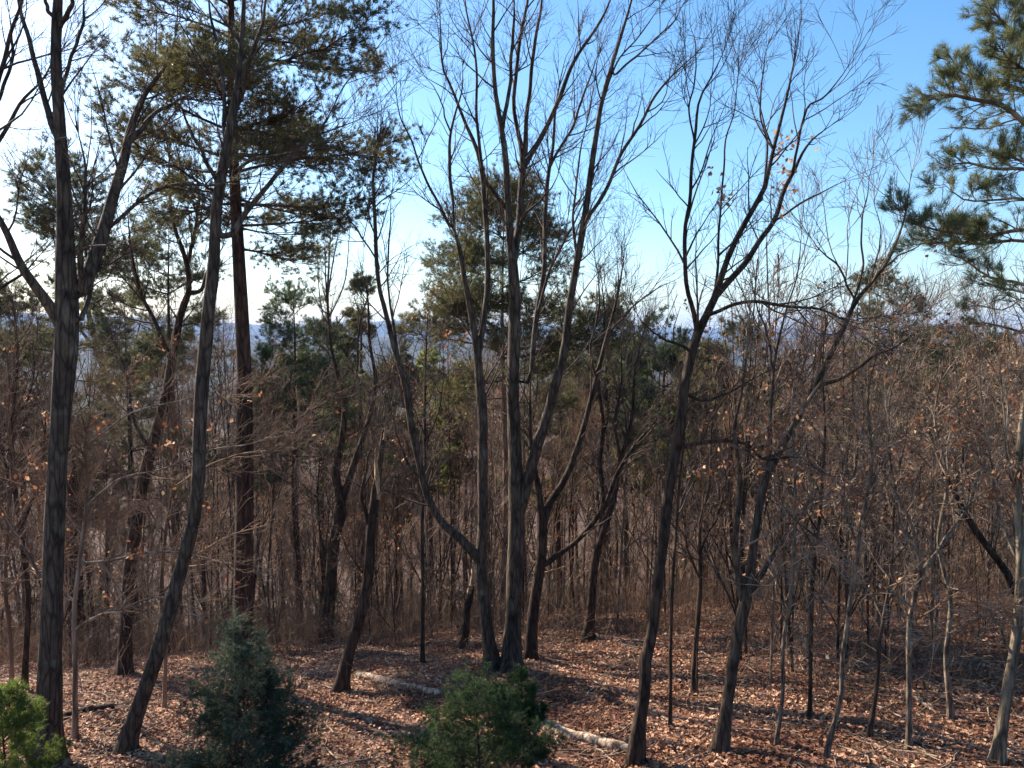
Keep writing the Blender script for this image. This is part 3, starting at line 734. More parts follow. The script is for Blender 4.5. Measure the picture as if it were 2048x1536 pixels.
slim('dark leaning dead trunk low on the right, propped in the thicket', (2088, 1330),
     [(2085, 1320, 20), (2050, 1225, 18), (2015, 1150, 17), (1975, 1095, 16), (1935, 1035, 14), (1898, 965, 11), (1868, 890, 8), (1845, 820, 5)],
     [{'p': [(1900, 990, 6), (1925, 900, 5), (1915, 800, 3)]}], M_oak, 47, tw=M_twig, name='leaning_tree')
slim('straight dark pole of a young tree right of the sinuous trunk', (1340, 1460),
     [(1338, 1455, 9), (1342, 1300, 8), (1348, 1150, 8), (1355, 1000, 7), (1368, 860, 5), (1380, 740, 3)],
     [{'p': [(1352, 1040, 4), (1380, 960, 3), (1400, 880, 2)]}], M_oak, 48, tw=M_twig)
slim('dark straight young tree standing just past the snapped trunk', (845, 1330),
     [(844, 1328, 9), (846, 1200, 9), (846, 1060, 8), (850, 930, 7), (848, 820, 6), (852, 700, 4), (855, 620, 2)],
     [{'p': [(848, 900, 4), (880, 800, 3), (890, 700, 2)]}, {'p': [(848, 880, 4), (815, 790, 3), (800, 700, 2)]}], M_oak, 49, tw=M_twig)
slim('young tree with small forks left of the V shaped tree', (1388, 1390),
     [(1386, 1386, 14), (1392, 1280, 12), (1400, 1180, 11), (1398, 1060, 9), (1420, 960, 7), (1425, 840, 4), (1440, 760, 2)],
     [{'p': [(1398, 1160, 6), (1370, 1080, 5), (1365, 980, 3)]}, {'p': [(1400, 1100, 6), (1440, 1020, 5), (1450, 920, 3)]}], M_oak, 50, tw=M_twig)
# twiggy understorey tree close on the left with pale side branches and scattered leaves
traced_tree('understorey_tree', 'low twiggy tree on the left with pale crooked side branches and scattered dry leaves', (150, 1480),
    [(152, 1470, 12), (150, 1350, 11), (148, 1230, 10), (160, 1120, 9), (175, 1000, 7), (170, 880, 5), (190, 780, 3)],
    [{'p': [(148, 1250, 7), (190, 1235, 8), (250, 1215, 6), (310, 1195, 5), (350, 1205, 5), (410, 1240, 3)], 'dd': -1.0},
     {'p': [(160, 1130, 6), (220, 1120, 6), (290, 1108, 6), (360, 1105, 5), (440, 1120, 3)], 'dd': -.8},
     {'p': [(170, 1020, 6), (240, 960, 5), (320, 940, 4), (420, 900, 4), (520, 880, 3), (640, 810, 2)], 'dd': -.8},
     {'p': [(150, 1200, 6), (90, 1160, 5), (40, 1080, 4), (0, 1020, 3)], 'dd': .4},
     {'p': [(165, 1080, 5), (110, 1000, 4), (60, 920, 3), (30, 850, 2)], 'dd': -.4},
     {'p': [(172, 900, 5), (260, 830, 4), (360, 800, 3), (470, 770, 2)], 'dd': .5}],
    M_twigpale, M_twigback, twigs=1.5, up=.05, seed=51, tl=.7, scatter=60,
    leaves=[(105, 850, 60, 16), (280, 1080, 40, 22), (200, 850, 60, 14), (340, 1130, 60, 14), (180, 1200, 60, 12), (420, 900, 60, 16), (90, 980, 60, 12), (60, 1100, 60, 10), (330, 900, 60, 12)])

traced_tree('understorey_tree', 'low twiggy tree between the leaning trunk and the left trunk foot, hung with tan leaves', (330, 1420),
    [(330, 1410, 9), (332, 1300, 8), (322, 1180, 8), (330, 1060, 7), (345, 950, 5), (335, 850, 4), (350, 760, 2)],
    [{'p': [(325, 1200, 5), (380, 1120, 5), (450, 1075, 4), (540, 1050, 2)], 'dd': -.6},
     {'p': [(330, 1060, 5), (270, 980, 4), (220, 930, 3), (160, 880, 2)], 'dd': .5},
     {'p': [(340, 980, 4), (420, 930, 4), (500, 905, 3), (580, 900, 2)], 'dd': -.5},
     {'p': [(328, 1270, 5), (270, 1220, 4), (220, 1150, 3), (200, 1080, 2)], 'dd': -.5}],
    M_twigback, M_twigback, twigs=1.5, up=.06, seed=52, tl=.75, scatter=40)
traced_tree('understorey_tree', 'low twiggy tree at the left edge above the yellow green bush', (20, 1430),
    [(18, 1420, 10), (22, 1300, 9), (10, 1180, 8), (15, 1050, 7), (30, 930, 5), (18, 820, 3), (25, 740, 2)],
    [{'p': [(14, 1200, 5), (70, 1130, 5), (130, 1100, 4), (210, 1060, 2)], 'dd': -.6},
     {'p': [(14, 1080, 5), (60, 1000, 4), (95, 900, 3), (100, 800, 2)], 'dd': .5},
     {'p': [(26, 960, 4), (80, 900, 4), (150, 830, 3), (220, 780, 2)], 'dd': -.5}],
    M_twigback, M_twigback, twigs=1.5, up=.06, seed=53, tl=.75, scatter=40)
traced_tree('understorey_tree', 'leafy twigged small tree crossing the far right thicket, hung with russet leaves', (1900, 1440),
    [(1898, 1430, 12), (1890, 1320, 11), (1900, 1200, 10), (1880, 1080, 9), (1895, 960, 7), (1870, 840, 5), (1885, 740, 3), (1880, 680, 2)],
    [{'p': [(1895, 1180, 6), (1840, 1100, 5), (1780, 1040, 4), (1700, 1010, 2)], 'dd': -.5},
     {'p': [(1884, 1090, 6), (1940, 1010, 5), (2000, 950, 4), (2050, 860, 2)], 'dd': .5},
     {'p': [(1890, 980, 5), (1830, 900, 4), (1770, 850, 3), (1690, 830, 2)], 'dd': .5},
     {'p': [(1872, 860, 4), (1920, 800, 4), (1970, 760, 3), (2030, 740, 2)], 'dd': -.5}],
    M_pale, M_twigpale, twigs=1.2, up=.03, seed=54, tl=.75, scatter=420)
traced_tree('understorey_tree', 'small grey twigged tree beyond the bent sapling holding rusty leaves', (1690, 1330),
    [(1690, 1325, 10), (1696, 1220, 9), (1690, 1120, 8), (1700, 1010, 7), (1715, 900, 5), (1705, 800, 4), (1712, 720, 2)],
    [{'p': [(1692, 1110, 5), (1640, 1030, 5), (1600, 960, 4), (1560, 900, 2)], 'dd': -.5},
     {'p': [(1700, 1010, 5), (1760, 940, 4), (1800, 880, 3), (1850, 850, 2)], 'dd': .5},
     {'p': [(1712, 920, 4), (1660, 860, 4), (1620, 800, 3), (1590, 720, 2)], 'dd': .5}],
    M_bark, M_twigpale, twigs=1.15, up=.03, seed=55, tl=.75, scatter=330)

# ------------------------------------------------------------------ pines
def pine_meshes(H, cb, Rc, nb, seed, nl=0.09, nw=0.004, per=14, dens=1.0, tr=0.16, irregular=0.35, upb=0.1, lean=0.0, shape=0.8, tuftr=1.0):
    """returns (trunkV,F),(branchV,F),(needleV,F) for a pine of height H with crown starting at cb*H"""
    rng = np.random.default_rng(seed)
    zt = np.linspace(-0.4, H, 26)
    T = np.stack([lean * (zt / H) ** 2 * H + 0.05 * np.sin(zt * .6 + seed), 0.05 * np.cos(zt * .5 + 2 * seed), zt, np.maximum(tr * (1 - zt / H) ** 0.8, 0.012)], -1)
    tv = tubes(T[None, :, :3], T[None, :, 3], 10)
    # primary branches
    N = nb
    s = np.sort(rng.random(N) ** 0.9)                 # 0 crown base .. 1 top
    s = np.round(s * nb / 5) / (nb / 5) + rng.normal(size=N) * 0.01
    s = np.clip(s, 0, 0.985)
    z = (cb + (1 - cb) * s) * H
    az = rng.uniform(0, 2 * math.pi, N)
    prof = (1 - s) ** shape * (0.55 + 0.45 * np.minimum(1, s * 5)) + 0.06
    Ln = Rc * prof * rng.uniform(1 - irregular, 1 + irregular, N)
    K = 9
    cx = np.interp(z, zt, T[:, 0]); cy = np.interp(z, zt, T[:, 1])
    pts = [np.stack([cx, cy, z], -1)]
    d = norm(np.stack([np.cos(az), np.sin(az), 0.05 + 0.75 * s ** 1.5 + 0.15 * rng.normal(size=N)], -1))
    for k in range(K - 1):
        d = norm(d + 0.07 * rng.normal(size=(N, 3)) + np.array([0, 0, upb * (k / K - 0.25)]))
        pts.append(pts[-1] + d * (Ln / (K - 1))[:, None])
    P1 = np.stack(pts, 1)
    r1 = 0.006 + 0.011 * Ln
    ss = np.linspace(0, 1, K)[None, :]
    R1 = r1[:, None] * (1 - ss) + 0.004 * ss
    n2 = int(N * 10 * dens)
    P2, R2 = grow(P1, R1, n2, 0.22, 1.0, (35, 65), (0.22 * Rc, 0.5 * Rc), 0.6, 5, 0.1, 0.03, 0.6, 0.003, rmax=0.012, flat=0.85, rng=rng)
    n3 = int(n2 * 4)
    P3, R3 = grow(P2, R2, n3, 0.25, 1.0, (30, 60), (0.07 * Rc, 0.2 * Rc), 0.4, 4, 0.1, 0.08, 0.7, 0.003, rmax=0.006, flat=0.6, rng=rng)
    A = Acc()
    for pp, rr, k in ((P1, R1, 5), (P2, R2, 4), (P3, R3, 3)):
        A.add(*tubes(pp, rr, k))
    cen = np.concatenate([P3[:, -1], P3[:, 2], P2[:, -1], P1[:, -1]])
    drc = np.concatenate([norm(P3[:, -1] - P3[:, -2]), norm(P3[:, 2] - P3[:, 1]), norm(P2[:, -1] - P2[:, -2]), norm(P1[:, -1] - P1[:, -2])])
    nv = needles(cen, drc, per, nl * tuftr, nw, 0.75, rng, up=0.25)
    return tv, (np.concatenate(A.V), A.F), nv

M_lightpine = bark('sunlit_pine_bark', (0.14, 0.08, 0.055), (0.46, 0.30, 0.21))  # pine bark made paler and redder; its sunlit look is put into the colour
def place_pine(name, label, loc, meshes, bmat, nmat, group=None, cat='pine tree'):
    o = root(name, label, cat, loc, group)
    (tv, tf), (bv, bf), (nv, nf) = meshes
    build('trunk', tv, [tf], bmat, o)
    cr = build('crown', nv, [nf], nmat, o, smooth=False)
    build('branches', bv, bf, M_twig, cr)
    return o

def gpos(x, y):
    return np.array([x, y, float(gz(x, y))])

def pine_at(label, top_px, d, rad_px, cb_px, seed, nmat=M_needle, bmat=M_pinebark, nb=60, name='pine_tree', trk=None, group=None, **kw):
    """a pine whose tip stands at top_px at distance d; crown from there down to row cb_px"""
    t = at(top_px[0], top_px[1], d)
    g = gpos(t[0], t[1]); H = t[2] - g[2]
    cb = (at(top_px[0], cb_px, d)[2] - g[2]) / H
    Rc = rad_px * d / FPX
    m = pine_meshes(H, max(cb, 0.05), Rc, nb, seed, tr=trk or 0.011 * H + 0.02, **kw)
    return place_pine(name, label, g, m, bmat, nmat, group)

# the tall dark pine on the left: its tip is above the frame
pine_at('tall dark pine behind the leaning trunk, crown reaching out of the top', (458, -330), 15.2, 275, 500, 61, M_needle_olive, nb=85, name='tall_pine', trk=.21, nl=.10, nw=.010, per=20, shape=.5, irregular=.5, dens=2.6)
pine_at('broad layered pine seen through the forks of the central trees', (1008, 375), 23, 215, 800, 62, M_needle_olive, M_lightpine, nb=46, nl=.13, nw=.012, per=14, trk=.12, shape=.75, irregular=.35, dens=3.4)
# the pine whose branches reach in from the right edge
def right_pine():
    rng = np.random.default_rng(71)
    d = 9.0
    t = at(2150, 300, d)
    g = gpos(t[0], t[1])
    o = root('near_pine', 'near pine with bright bristly needle tufts reaching in from the right edge', 'pine tree', g)
    H = 12.0
    zt = np.linspace(-0.4, H, 26)
    T = np.stack([g[0] + 0.04 * np.sin(zt), g[1] + 0 * zt, g[2] + zt], -1)
    tr = np.maximum(0.13 * (1 - zt / H), 0.02)
    v, f = tubes(T[None], tr[None], 12)
    build('trunk', v - g, [f], M_pinebark, o)
    segs = [
        ([(2150, 330, 16), (2048, 245, 13), (2005, 210, 11), (1950, 200, 9), (1890, 188, 7), (1845, 205, 4)], 0.0, 1.6),
        ([(2140, 260, 12), (2060, 190, 10), (2000, 165, 8), (1930, 150, 5), (1895, 105, 3)], .5, 1.3),
        ([(2140, 160, 12), (2070, 110, 10), (2020, 60, 8), (1985, 20, 4), (1970, -10, 2)], -.2, 1.7),
        ([(2150, 100, 12), (2090, 60, 9), (2040, 10, 6), (2005, -40, 3)], .4, 1.6),
        ([(2140, 220, 10), (2080, 160, 8), (2020, 120, 6), (1990, 80, 3)], -.5, 1.6),
        ([(2140, 290, 6), (2040, 240, 4), (1975, 258, 3), (1920, 255, 3), (1875, 258, 2)], .4, .22),
        ([(2150, 380, 12), (2060, 340, 9), (1990, 338, 7), (1930, 325, 5), (1890, 335, 3)], .3, 1.0),
        ([(2150, 400, 8), (2060, 330, 6), (2000, 310, 4), (1960, 300, 3)], -.5, 1.1),
        ([(2150, 450, 9), (2060, 400, 7), (1990, 400, 5), (1930, 400, 4), (1885, 365, 2)], -.2, .7),
        ([(2150, 500, 12), (2060, 460, 9), (1980, 470, 8), (1900, 465, 6), (1840, 450, 4), (1795, 415, 2)], -.4, 1.5),
        ([(2150, 520, 10), (2050, 482, 8), (1960, 488, 7), (1890, 485, 5), (1815, 490, 3)], .5, 1.5),
        ([(2150, 620, 10), (2050, 570, 8), (1980, 555, 6), (1930, 520, 4), (1900, 510, 2)], .3, .5),
        ([(2150, 640, 9), (2060, 590, 7), (2000, 575, 5), (1960, 560, 3)], -.6, .4),
        ([(2150, 700, 9), (2060, 670, 7), (1990, 650, 5), (1930, 640, 2)], .2, .25),
        ([(2140, 720, 7), (2060, 600, 5), (2010, 620, 3), (1960, 610, 2)], -.4, .2),
    ]
    # boughs on the side away from the photo
    A = Acc(); N = Acc()
    allp = []
    for pts, dd, dens in segs:
        W = limb_world(pts, d, dd); W[0, :3] = [g[0], g[1], W[0, 2]]
        allp.append((spline(W, 12), dens))
    for k in range(26):
        z = g[2] + rng.uniform(3.5, 11.5); a = rng.uniform(-1.1, 1.1); L = (12.5 - (z - g[2])) * .3 * rng.uniform(.7, 1.1)
        s = np.linspace(0, 1, 12)
        W = np.stack([g[0] + np.cos(a) * L * s, g[1] + np.sin(a) * L * s, z + 0.25 * L * s ** 2 + .02 * rng.normal(size=12), .03 * (1 - s) + .004], -1)
        allp.append((W, .8))
    for W, dens in allp:
        P = W[None, :, :3]; Rr = W[None, :, 3]
        L = float(rlen(P)[0])
        A.add(*tubes(P, Rr, 7))
        n2 = max(int(L * 13 * max(dens, .25)), 3)
        P2, R2 = grow(P, Rr, n2, 0.3, 1.0, (30, 60), (0.12, 0.5), 0.4, 5, 0.12, 0.10, 0.6, 0.004, rmax=0.012, flat=0.4, rng=rng)
        n3 = int(n2 * 3)
        P3, R3 = grow(P2, R2, n3, 0.3, 1.0, (25, 55), (0.08, 0.26), 0.3, 4, 0.12, 0.12, 0.7, 0.0035, rmax=0.007, rng=rng)
        A.add(*tubes(P2, R2, 5)); A.add(*tubes(P3, R3, 4))
        keep = rng.random(n3) < min(dens + .1, 1)
        for fr in (1, 2, 3):
            c = P3[keep, fr]; dr = norm(P3[keep, fr] - P3[keep, fr - 1])
            N.add(*needles(c, dr, 20, 0.088, 0.0042, 0.58, rng, up=.12))
        c = P2[:, -1]; dr = norm(P2[:, -1] - P2[:, -2])
        N.add(*needles(c, dr, 34, 0.105, 0.0045, 0.6, rng, up=.12))
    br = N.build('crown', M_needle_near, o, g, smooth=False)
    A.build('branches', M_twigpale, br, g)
right_pine()

# other pines standing down the slope
plist = [  # label, top, distance, radius px, crown bottom px, material
    ('olive pine whose flat tiers show behind the thick left trunk', (120, 330), 26, 170, 760, M_needle_olive),
    ('dark pine filling the space below the tall left pine', (585, 590), 30, 150, 1010, M_needle),
    ('pine behind the dark crooked tree on the left', (335, 455), 34, 130, 760, M_needle_olive),
    ('small pine top beside the gap where the blue ridge shows', (720, 560), 42, 70, 900, M_needle_olive),
    ('rounded pine top right of the central clump', (1215, 590), 34, 120, 900, M_needle_olive),
    ('dark green pine between the central clump and the sinuous trunk', (1330, 640), 40, 120, 950, M_needle),
    ('brownish green pine right of the sinuous trunk', (1490, 668), 44, 120, 980, M_needle_olive),
    ('wide olive pine crowned with dry leaves on the right skyline', (1790, 575), 27, 170, 900, M_needle_olive),
    ('dark pine crowding the skyline at the left edge', (30, 600), 36, 150, 1000, M_needle_olive),
    ('dark pine standing lower than the tall left pine', (250, 600), 30, 140, 1050, M_needle_olive),
    ('low dark pine under the skyline below the near pine', (1950, 690), 40, 150, 960, M_needle),
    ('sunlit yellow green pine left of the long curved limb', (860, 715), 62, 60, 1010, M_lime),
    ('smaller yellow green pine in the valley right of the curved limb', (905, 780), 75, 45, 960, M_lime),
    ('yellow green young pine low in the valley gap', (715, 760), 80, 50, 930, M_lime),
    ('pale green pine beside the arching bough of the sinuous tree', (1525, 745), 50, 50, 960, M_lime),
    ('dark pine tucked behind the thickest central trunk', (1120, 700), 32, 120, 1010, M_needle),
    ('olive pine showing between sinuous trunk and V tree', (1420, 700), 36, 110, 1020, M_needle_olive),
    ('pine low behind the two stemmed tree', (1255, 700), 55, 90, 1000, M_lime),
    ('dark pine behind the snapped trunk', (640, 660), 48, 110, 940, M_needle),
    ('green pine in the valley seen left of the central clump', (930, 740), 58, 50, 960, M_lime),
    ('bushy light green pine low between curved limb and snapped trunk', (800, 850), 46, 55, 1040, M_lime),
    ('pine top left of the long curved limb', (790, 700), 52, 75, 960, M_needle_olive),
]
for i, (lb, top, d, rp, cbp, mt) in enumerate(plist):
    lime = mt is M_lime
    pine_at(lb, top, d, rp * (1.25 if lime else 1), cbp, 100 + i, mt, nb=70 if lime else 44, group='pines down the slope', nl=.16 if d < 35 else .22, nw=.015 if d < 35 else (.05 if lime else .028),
            per=15, shape=.6, irregular=.45, dens=1.5)

# ------------------------------------------------------------------ young evergreens in front
def young_evergreen(label, top, d, half_px, mat, seed, name, H=None, dens=1.0, nl=.05, nw=.004, shape=1.0, per=16, irr=.3):
    rng = np.random.default_rng(seed)
    t = at(top[0], top[1], d); g = gpos(t[0], t[1])
    H = t[2] - g[2]; Rc = half_px * d / FPX
    o = root(name, label, 'young evergreen', g)
    zt = np.linspace(-.2, H, 12)
    T = np.stack([g[0] + .02 * np.sin(zt * 3), g[1] + 0 * zt, g[2] + zt], -1)
    v, f = tubes(T[None], np.maximum(.03 * (1 - zt / H), .004)[None], 8)
    build('trunk', v - g, [f], M_oak, o)
    N = int(150 * dens)
    s = rng.random(N) ** 1.15
    z = .12 * H + s * .87 * H
    az = rng.uniform(0, 6.283, N)
    Ln = Rc * ((1 - s) ** shape * .92 + .09) * rng.uniform(1 - irr, 1.1 + irr * .5, N)
    d_ = norm(np.stack([np.cos(az), np.sin(az), .25 + .9 * s + .15 * rng.normal(size=N)], -1))
    K = 7; pts = [np.stack([g[0] + 0 * z, g[1] + 0 * z, g[2] + z], -1)]
    for k in range(K - 1):
        d_ = norm(d_ + .08 * rng.normal(size=(N, 3)) + np.array([0, 0, -.05 if k < 3 else .08]))
        pts.append(pts[-1] + d_ * (Ln / (K - 1))[:, None])
    P1 = np.stack(pts, 1); ss = np.linspace(0, 1, K)[None]
    R1 = (.003 + .006 * Ln)[:, None] * (1 - ss) + .002 * ss
    n2 = N * 12
    P2, R2 = grow(P1, R1, n2, .15, 1, (30, 60), (.16 * Rc, .42 * Rc), .55, 5, .08, .02, .6, .002, rmax=.005, flat=.6, rng=rng)
    n3 = n2 * 3
    P3, R3 = grow(P2, R2, n3, .15, 1, (30, 60), (.05 * Rc, .15 * Rc), .3, 3, .08, .04, .6, .0016, rmax=.003, flat=.4, rng=rng)
    A = Acc(); Nn = Acc()
    A.add(*tubes(P1, R1, 5)); A.add(*tubes(P2, R2, 3))
    for P in (P3,):
        for fr in (1, 2):
            Nn.add(*needles(P[:, fr], norm(P[:, fr] - P[:, fr - 1]), per, nl, nw, .75, rng, up=.1))
    Nn.add(*needles(P2[:, -1], norm(P2[:, -1] - P2[:, -2]), per, nl, nw, .7, rng, up=.1))
    Nn.add(*needles(P1[:, -1], norm(P1[:, -1] - P1[:, -2]), per * 2, nl, nw, .7, rng, up=.1))
    cr = Nn.build('crown', mat, o, g, smooth=False)
    A.build('branches', M_twig, cr, g)
    return o
young_evergreen('dark blue green cone shaped young evergreen at the foot of the tall pine', (487, 1262), 9.3, 150, M_fir, 201, 'young_spruce', shape=.8, dens=.8, irr=.4)
young_evergreen('rounder green young evergreen in front of the central clump', (955, 1362), 9.0, 155, M_yew, 202, 'young_hemlock', shape=.7, dens=.5, irr=.7)
young_evergreen('yellow green feathery bush in the lower left corner', (5, 1390), 8.6, 112, M_yellowgreen, 203, 'young_cedar', shape=.5, dens=.6, irr=.5)
young_evergreen('small green evergreen sprig right of the central evergreen bush', (1045, 1345), 10.2, 60, M_yew, 204, 'young_hemlock', dens=.4, shape=.6)

# ------------------------------------------------------------------ logs, stub, rocks
def log(name, label, p0, p1, w0, w1, mat=M_log, lift=0.3, cat='log', bend=0.0, seed=0, stub=None):
    rng = np.random.default_rng(seed)
    a = ground_at(*p0); b = ground_at(*p1)
    n = 30
    s = np.linspace(0, 1, n)[:, None]
    P = a * (1 - s) + b * s
    r = (w0 * (1 - s[:, 0]) + w1 * s[:, 0]) / 2 / FPX * np.linalg.norm(P - np.array([0, 0, CAMZ]), axis=1)
    r = r * (1 + .06 * np.sin(s[:, 0] * 21 + seed) + .03 * rng.normal(size=n))
    P[:, 0] += bend * np.sin(s[:, 0] * math.pi)
    P[:, 1] += .05 * np.sin(s[:, 0] * 7 + seed)
    P[:, 2] = gz(P[:, 0], P[:, 1]) + r * lift + .03
    V, F = tubes(P[None], r[None], 12)
    V = V + rng.normal(size=V.shape) * .006
    k = 12
    # ragged end caps
    c0 = len(V); V = np.vstack([V, P[0] + (P[0] - P[1]) * .2, P[-1] + (P[-1] - P[-2]) * .25])
    t0 = np.array([(c0, (i + 1) % k, i) for i in range(k)])
    e = (n - 1) * k
    t1 = np.array([(c0 + 1, e + i, e + (i + 1) % k) for i in range(k)])
    o = root(name, label, cat, a)
    build('log_trunk', V - a, [F, t0, t1], mat, o)
    if stub:
        A = Acc()
        for q, L in stub:
            i = int(q * n)
            dirv = norm(np.array([rng.normal() * .4, -.5, .7]))
            Q = np.stack([P[i] + dirv * L * u for u in np.linspace(0, 1, 4)])
            A.add(*tubes(Q[None], np.linspace(r[i] * .35, r[i] * .2, 4)[None], 6))
        A.build('branch_stub', mat, o, a)
    return o
log('fallen_log', 'pale fallen log lying left of the central evergreen bush', (716, 1356), (880, 1398), 12, 15, seed=1, stub=[(.4, .12)])
log('fallen_log', 'thick pale log with bare sunlit wood running down to the sinuous trunk', (1062, 1448), (1268, 1512), 26, 19, seed=2, stub=[(.55, .1), (.8, .08)])
log('fallen_branch', 'short pale broken branch right of the sinuous trunk', (1306, 1415), (1338, 1452), 8, 6, seed=3, cat='branch')
log('fallen_branch', 'curved bleached branch on shaded leaves at lower right', (1826, 1400), (1870, 1428), 7, 4, seed=4, cat='branch')
log('fallen_log', 'dark rotten log in the shade below the leaning trunk', (120, 1440), (230, 1416), 14, 12, M_oak, seed=5)
log('fallen_branch', 'dark thin branch lying across the leaves near the pale left log', (760, 1400), (850, 1420), 8, 6, M_oak, seed=6, cat='branch')

st = traced_tree('broken_tree', 'short broken trunk with an orange torn top left of the central clump', (925, 1300),
    [(926, 1296, 20), (930, 1250, 18), (936, 1210, 17), (944, 1170, 16), (946, 1150, 10)], [], M_oak, twigs=.6, seed=77, cat='dead tree', tl=.4)
splinter(st, [(938, 1186, 12), (944, 1165, 11), (946, 1140, 7), (946, 1126, 1)], st.location.y - .06, 8)
splinter(st, [(936, 1174, 6), (950, 1170, 6), (966, 1163, 3)], st.location.y - .1, 8)

M_rock = bark('dark_blue_grey_rock', (0.02, 0.028, 0.035), (0.075, 0.09, 0.105), scale=7)
def rock(label, px, w, seed):
    rng = np.random.default_rng(seed)
    g = ground_at(*px)
    import bmesh
    bm = bmesh.new(); bmesh.ops.create_icosphere(bm, subdivisions=4, radius=1)
    r = w / 2 / FPX * g[1]
    off = rng.uniform(0, 6, 3)
    for v in bm.verts:
        c = v.co
        k = 1 + .18 * math.sin(c.x * 2.6 + off[0]) * math.cos(c.y * 2.9 + off[1]) + .09 * math.sin(c.z * 6 + off[2] + c.x * 4) + .03 * math.sin(c.y * 17 + c.x * 13)
        v.co = Vector((round(c.x * k * 4.5) / 4.5 * .35 + c.x * k * .65, c.y * k * .8, c.z * k * .62)) * r
    me = bpy.data.meshes.new('rock'); bm.to_mesh(me); bm.free(); me.materials.append(M_rock)
    o = bpy.data.objects.new('rock', me); C.objects.link(o); o.location = (g[0], g[1], g[2] + r * .25)
    tag(o, label, 'rock')
rock('small dark blue grey rock on the shaded leaves at lower right', (1870, 1462), 34, 3)
rock('little dark stone touching the foot of the bent pale sapling', (1640, 1532), 20, 4)

# ------------------------------------------------------------------ woods behind: individual bare trees copied from a few kinds
def bare_proto(seed, H=15, forks=6, tr=.13, twigs=1.0, spread=(15, 40), first=.35, tip=.004, n2=7, n3=18):
    rng = np.random.default_rng(seed)
    n = 18
    z = np.linspace(-.5, H * .96, n)
    a, b = rng.uniform(-.03, .03, 2)
    P = np.stack([a * z + .012 * H * np.sin(z * .5 + seed), b * z + .012 * H * np.cos(z * .42 + 2 * seed), z], -1)
    Rr = np.maximum(tr * (1 - np.maximum(z, 0) / H) ** .8, .01)
    Tk = Acc(); Tk.add(*tubes(P[None], Rr[None], 8))
    P0, R0 = grow(P[None], Rr[None], forks, first, .9, spread, (.35 * H, .6 * H), .6, 10, .06, .09, .65, .008, rng=rng)
    R0 = np.maximum(R0, .008)
    Tk.add(*tubes(P0, R0, 6))
    PP = np.concatenate([P0, np.stack([np.interp(np.linspace(.45, 1, 10), np.linspace(0, 1, n), P[:, k]) for k in range(3)], -1)[None]])
    RR = np.concatenate([R0, np.interp(np.linspace(.45, 1, 10), np.linspace(0, 1, n), Rr)[None]])
    P1, R1 = grow(PP, RR, int(forks * 9 * twigs), .1, 1, (25, 60), (.08 * H, .2 * H), .5, 7, .1, .05, .6, tip * 1.2, rmax=.025, rng=rng)
    P2, R2 = grow(P1, R1, int(forks * 9 * n2 * twigs), .1, 1, (25, 60), (.03 * H, .085 * H), .4, 5, .12, .05, .7, tip, rmax=.009, rng=rng)
    P3, R3 = grow(P2, R2, int(forks * 9 * n3 * twigs), .1, 1, (20, 60), (.012 * H, .04 * H), .3, 4, .12, .05, .8, tip * .8, rmax=.006, rng=rng)
    Cr = Acc()
    Cr.add(*tubes(P1, R1, 4)); Cr.add(*tubes(P2, R2, 3)); Cr.add(*tubes(P3, R3, 3))
    return Tk, Cr, P3

def instances(protos, places, name, cat):
    """protos: list of roots (hidden far); first use moves the proto itself, later uses copy root and parts"""
    used = [False] * len(protos)
    for (x, y, k, s, rz, label, group) in places:
        k = k % len(protos)
        pr = protos[k]
        if not used[k]:
            r = pr; used[k] = True
        else:
            r = pr.copy(); C.objects.link(r)
            for ch in list(pr.children):
                c = ch.copy(); C.objects.link(c); c.parent = r
                for gch in ch.children:
                    g2 = gch.copy(); C.objects.link(g2); g2.parent = c
        r.location = (x, y, float(gz(x, y)))
        r.rotation_euler = (random.uniform(-.05, .05), random.uniform(-.05, .05), rz)
        r.scale = (s, s, s * random.uniform(.92, 1.1))
        r['label'] = label; r['group'] = group; r['category'] = cat
    for u, pr in zip(used, protos):
        if not u:
            for ch in list(pr.children): bpy.data.objects.remove(ch)
            bpy.data.objects.remove(pr)

def make_bare(seed, leafy=0, tm=M_oak, cm=M_twigback, **kw):
    Tk, Cr, P3 = bare_proto(seed, **kw)
    o = root('woodland_tree', 'x', 'tree', (0, 0, 0))
    Tk.build('trunk', tm, o); Cr.build('crown', cm, o)
    if leafy:
        rng = np.random.default_rng(seed + 5)
        tips = P3[:, -1]
        c = tips[rng.choice(len(tips), 24)]
        cs = np.concatenate([q + rng.normal(size=(leafy // 24, 3)) * .28 for q in c])
        V, F = leafquads(cs, .085, rng)
        build('leaves', V, [F], M_leafbrown, o, smooth=False)
    return o

RG = random.Random(5)

LAND = [(0, 'at the left edge'), (170, 'right of the thick left trunk'), (300, 'behind the crooked left tree'), (400, 'behind the tall dark pine'),
        (520, 'just right of the tall dark pine'), (640, 'behind the low forked tree'), (730, 'behind the snapped trunk'), (800, 'behind the long curved limb'), (930, 'behind the central clump'),
        (1100, 'right of the central clump'), (1200, 'beyond the two stemmed tree'), (1290, 'behind the sinuous dark trunk'), (1390, 'between sinuous trunk and V tree'),
        (1500, 'beyond the V tree'), (1600, 'behind the pale bent sapling'), (1740, 'behind the branching sapling'), (1850, 'left of the whitish birch'), (1980, 'behind the whitish birch')]
def describe(px, y, s, leafy, cuts, low, high, noun, gname):
    land = [t for a, t in LAND if px >= a][-1] if px >= 0 else LAND[0][1]
    row = ('near', 'second', 'deep', 'farthest')[sum(y > c for c in cuts)]
    size = 'short' if s < low else ('tall' if s > high else 'middling')
    lf = ' with dry leaves' if leafy else ''
    return f'{size} {noun}{lf}, {row} row, {land}', f'{gname} {land}'
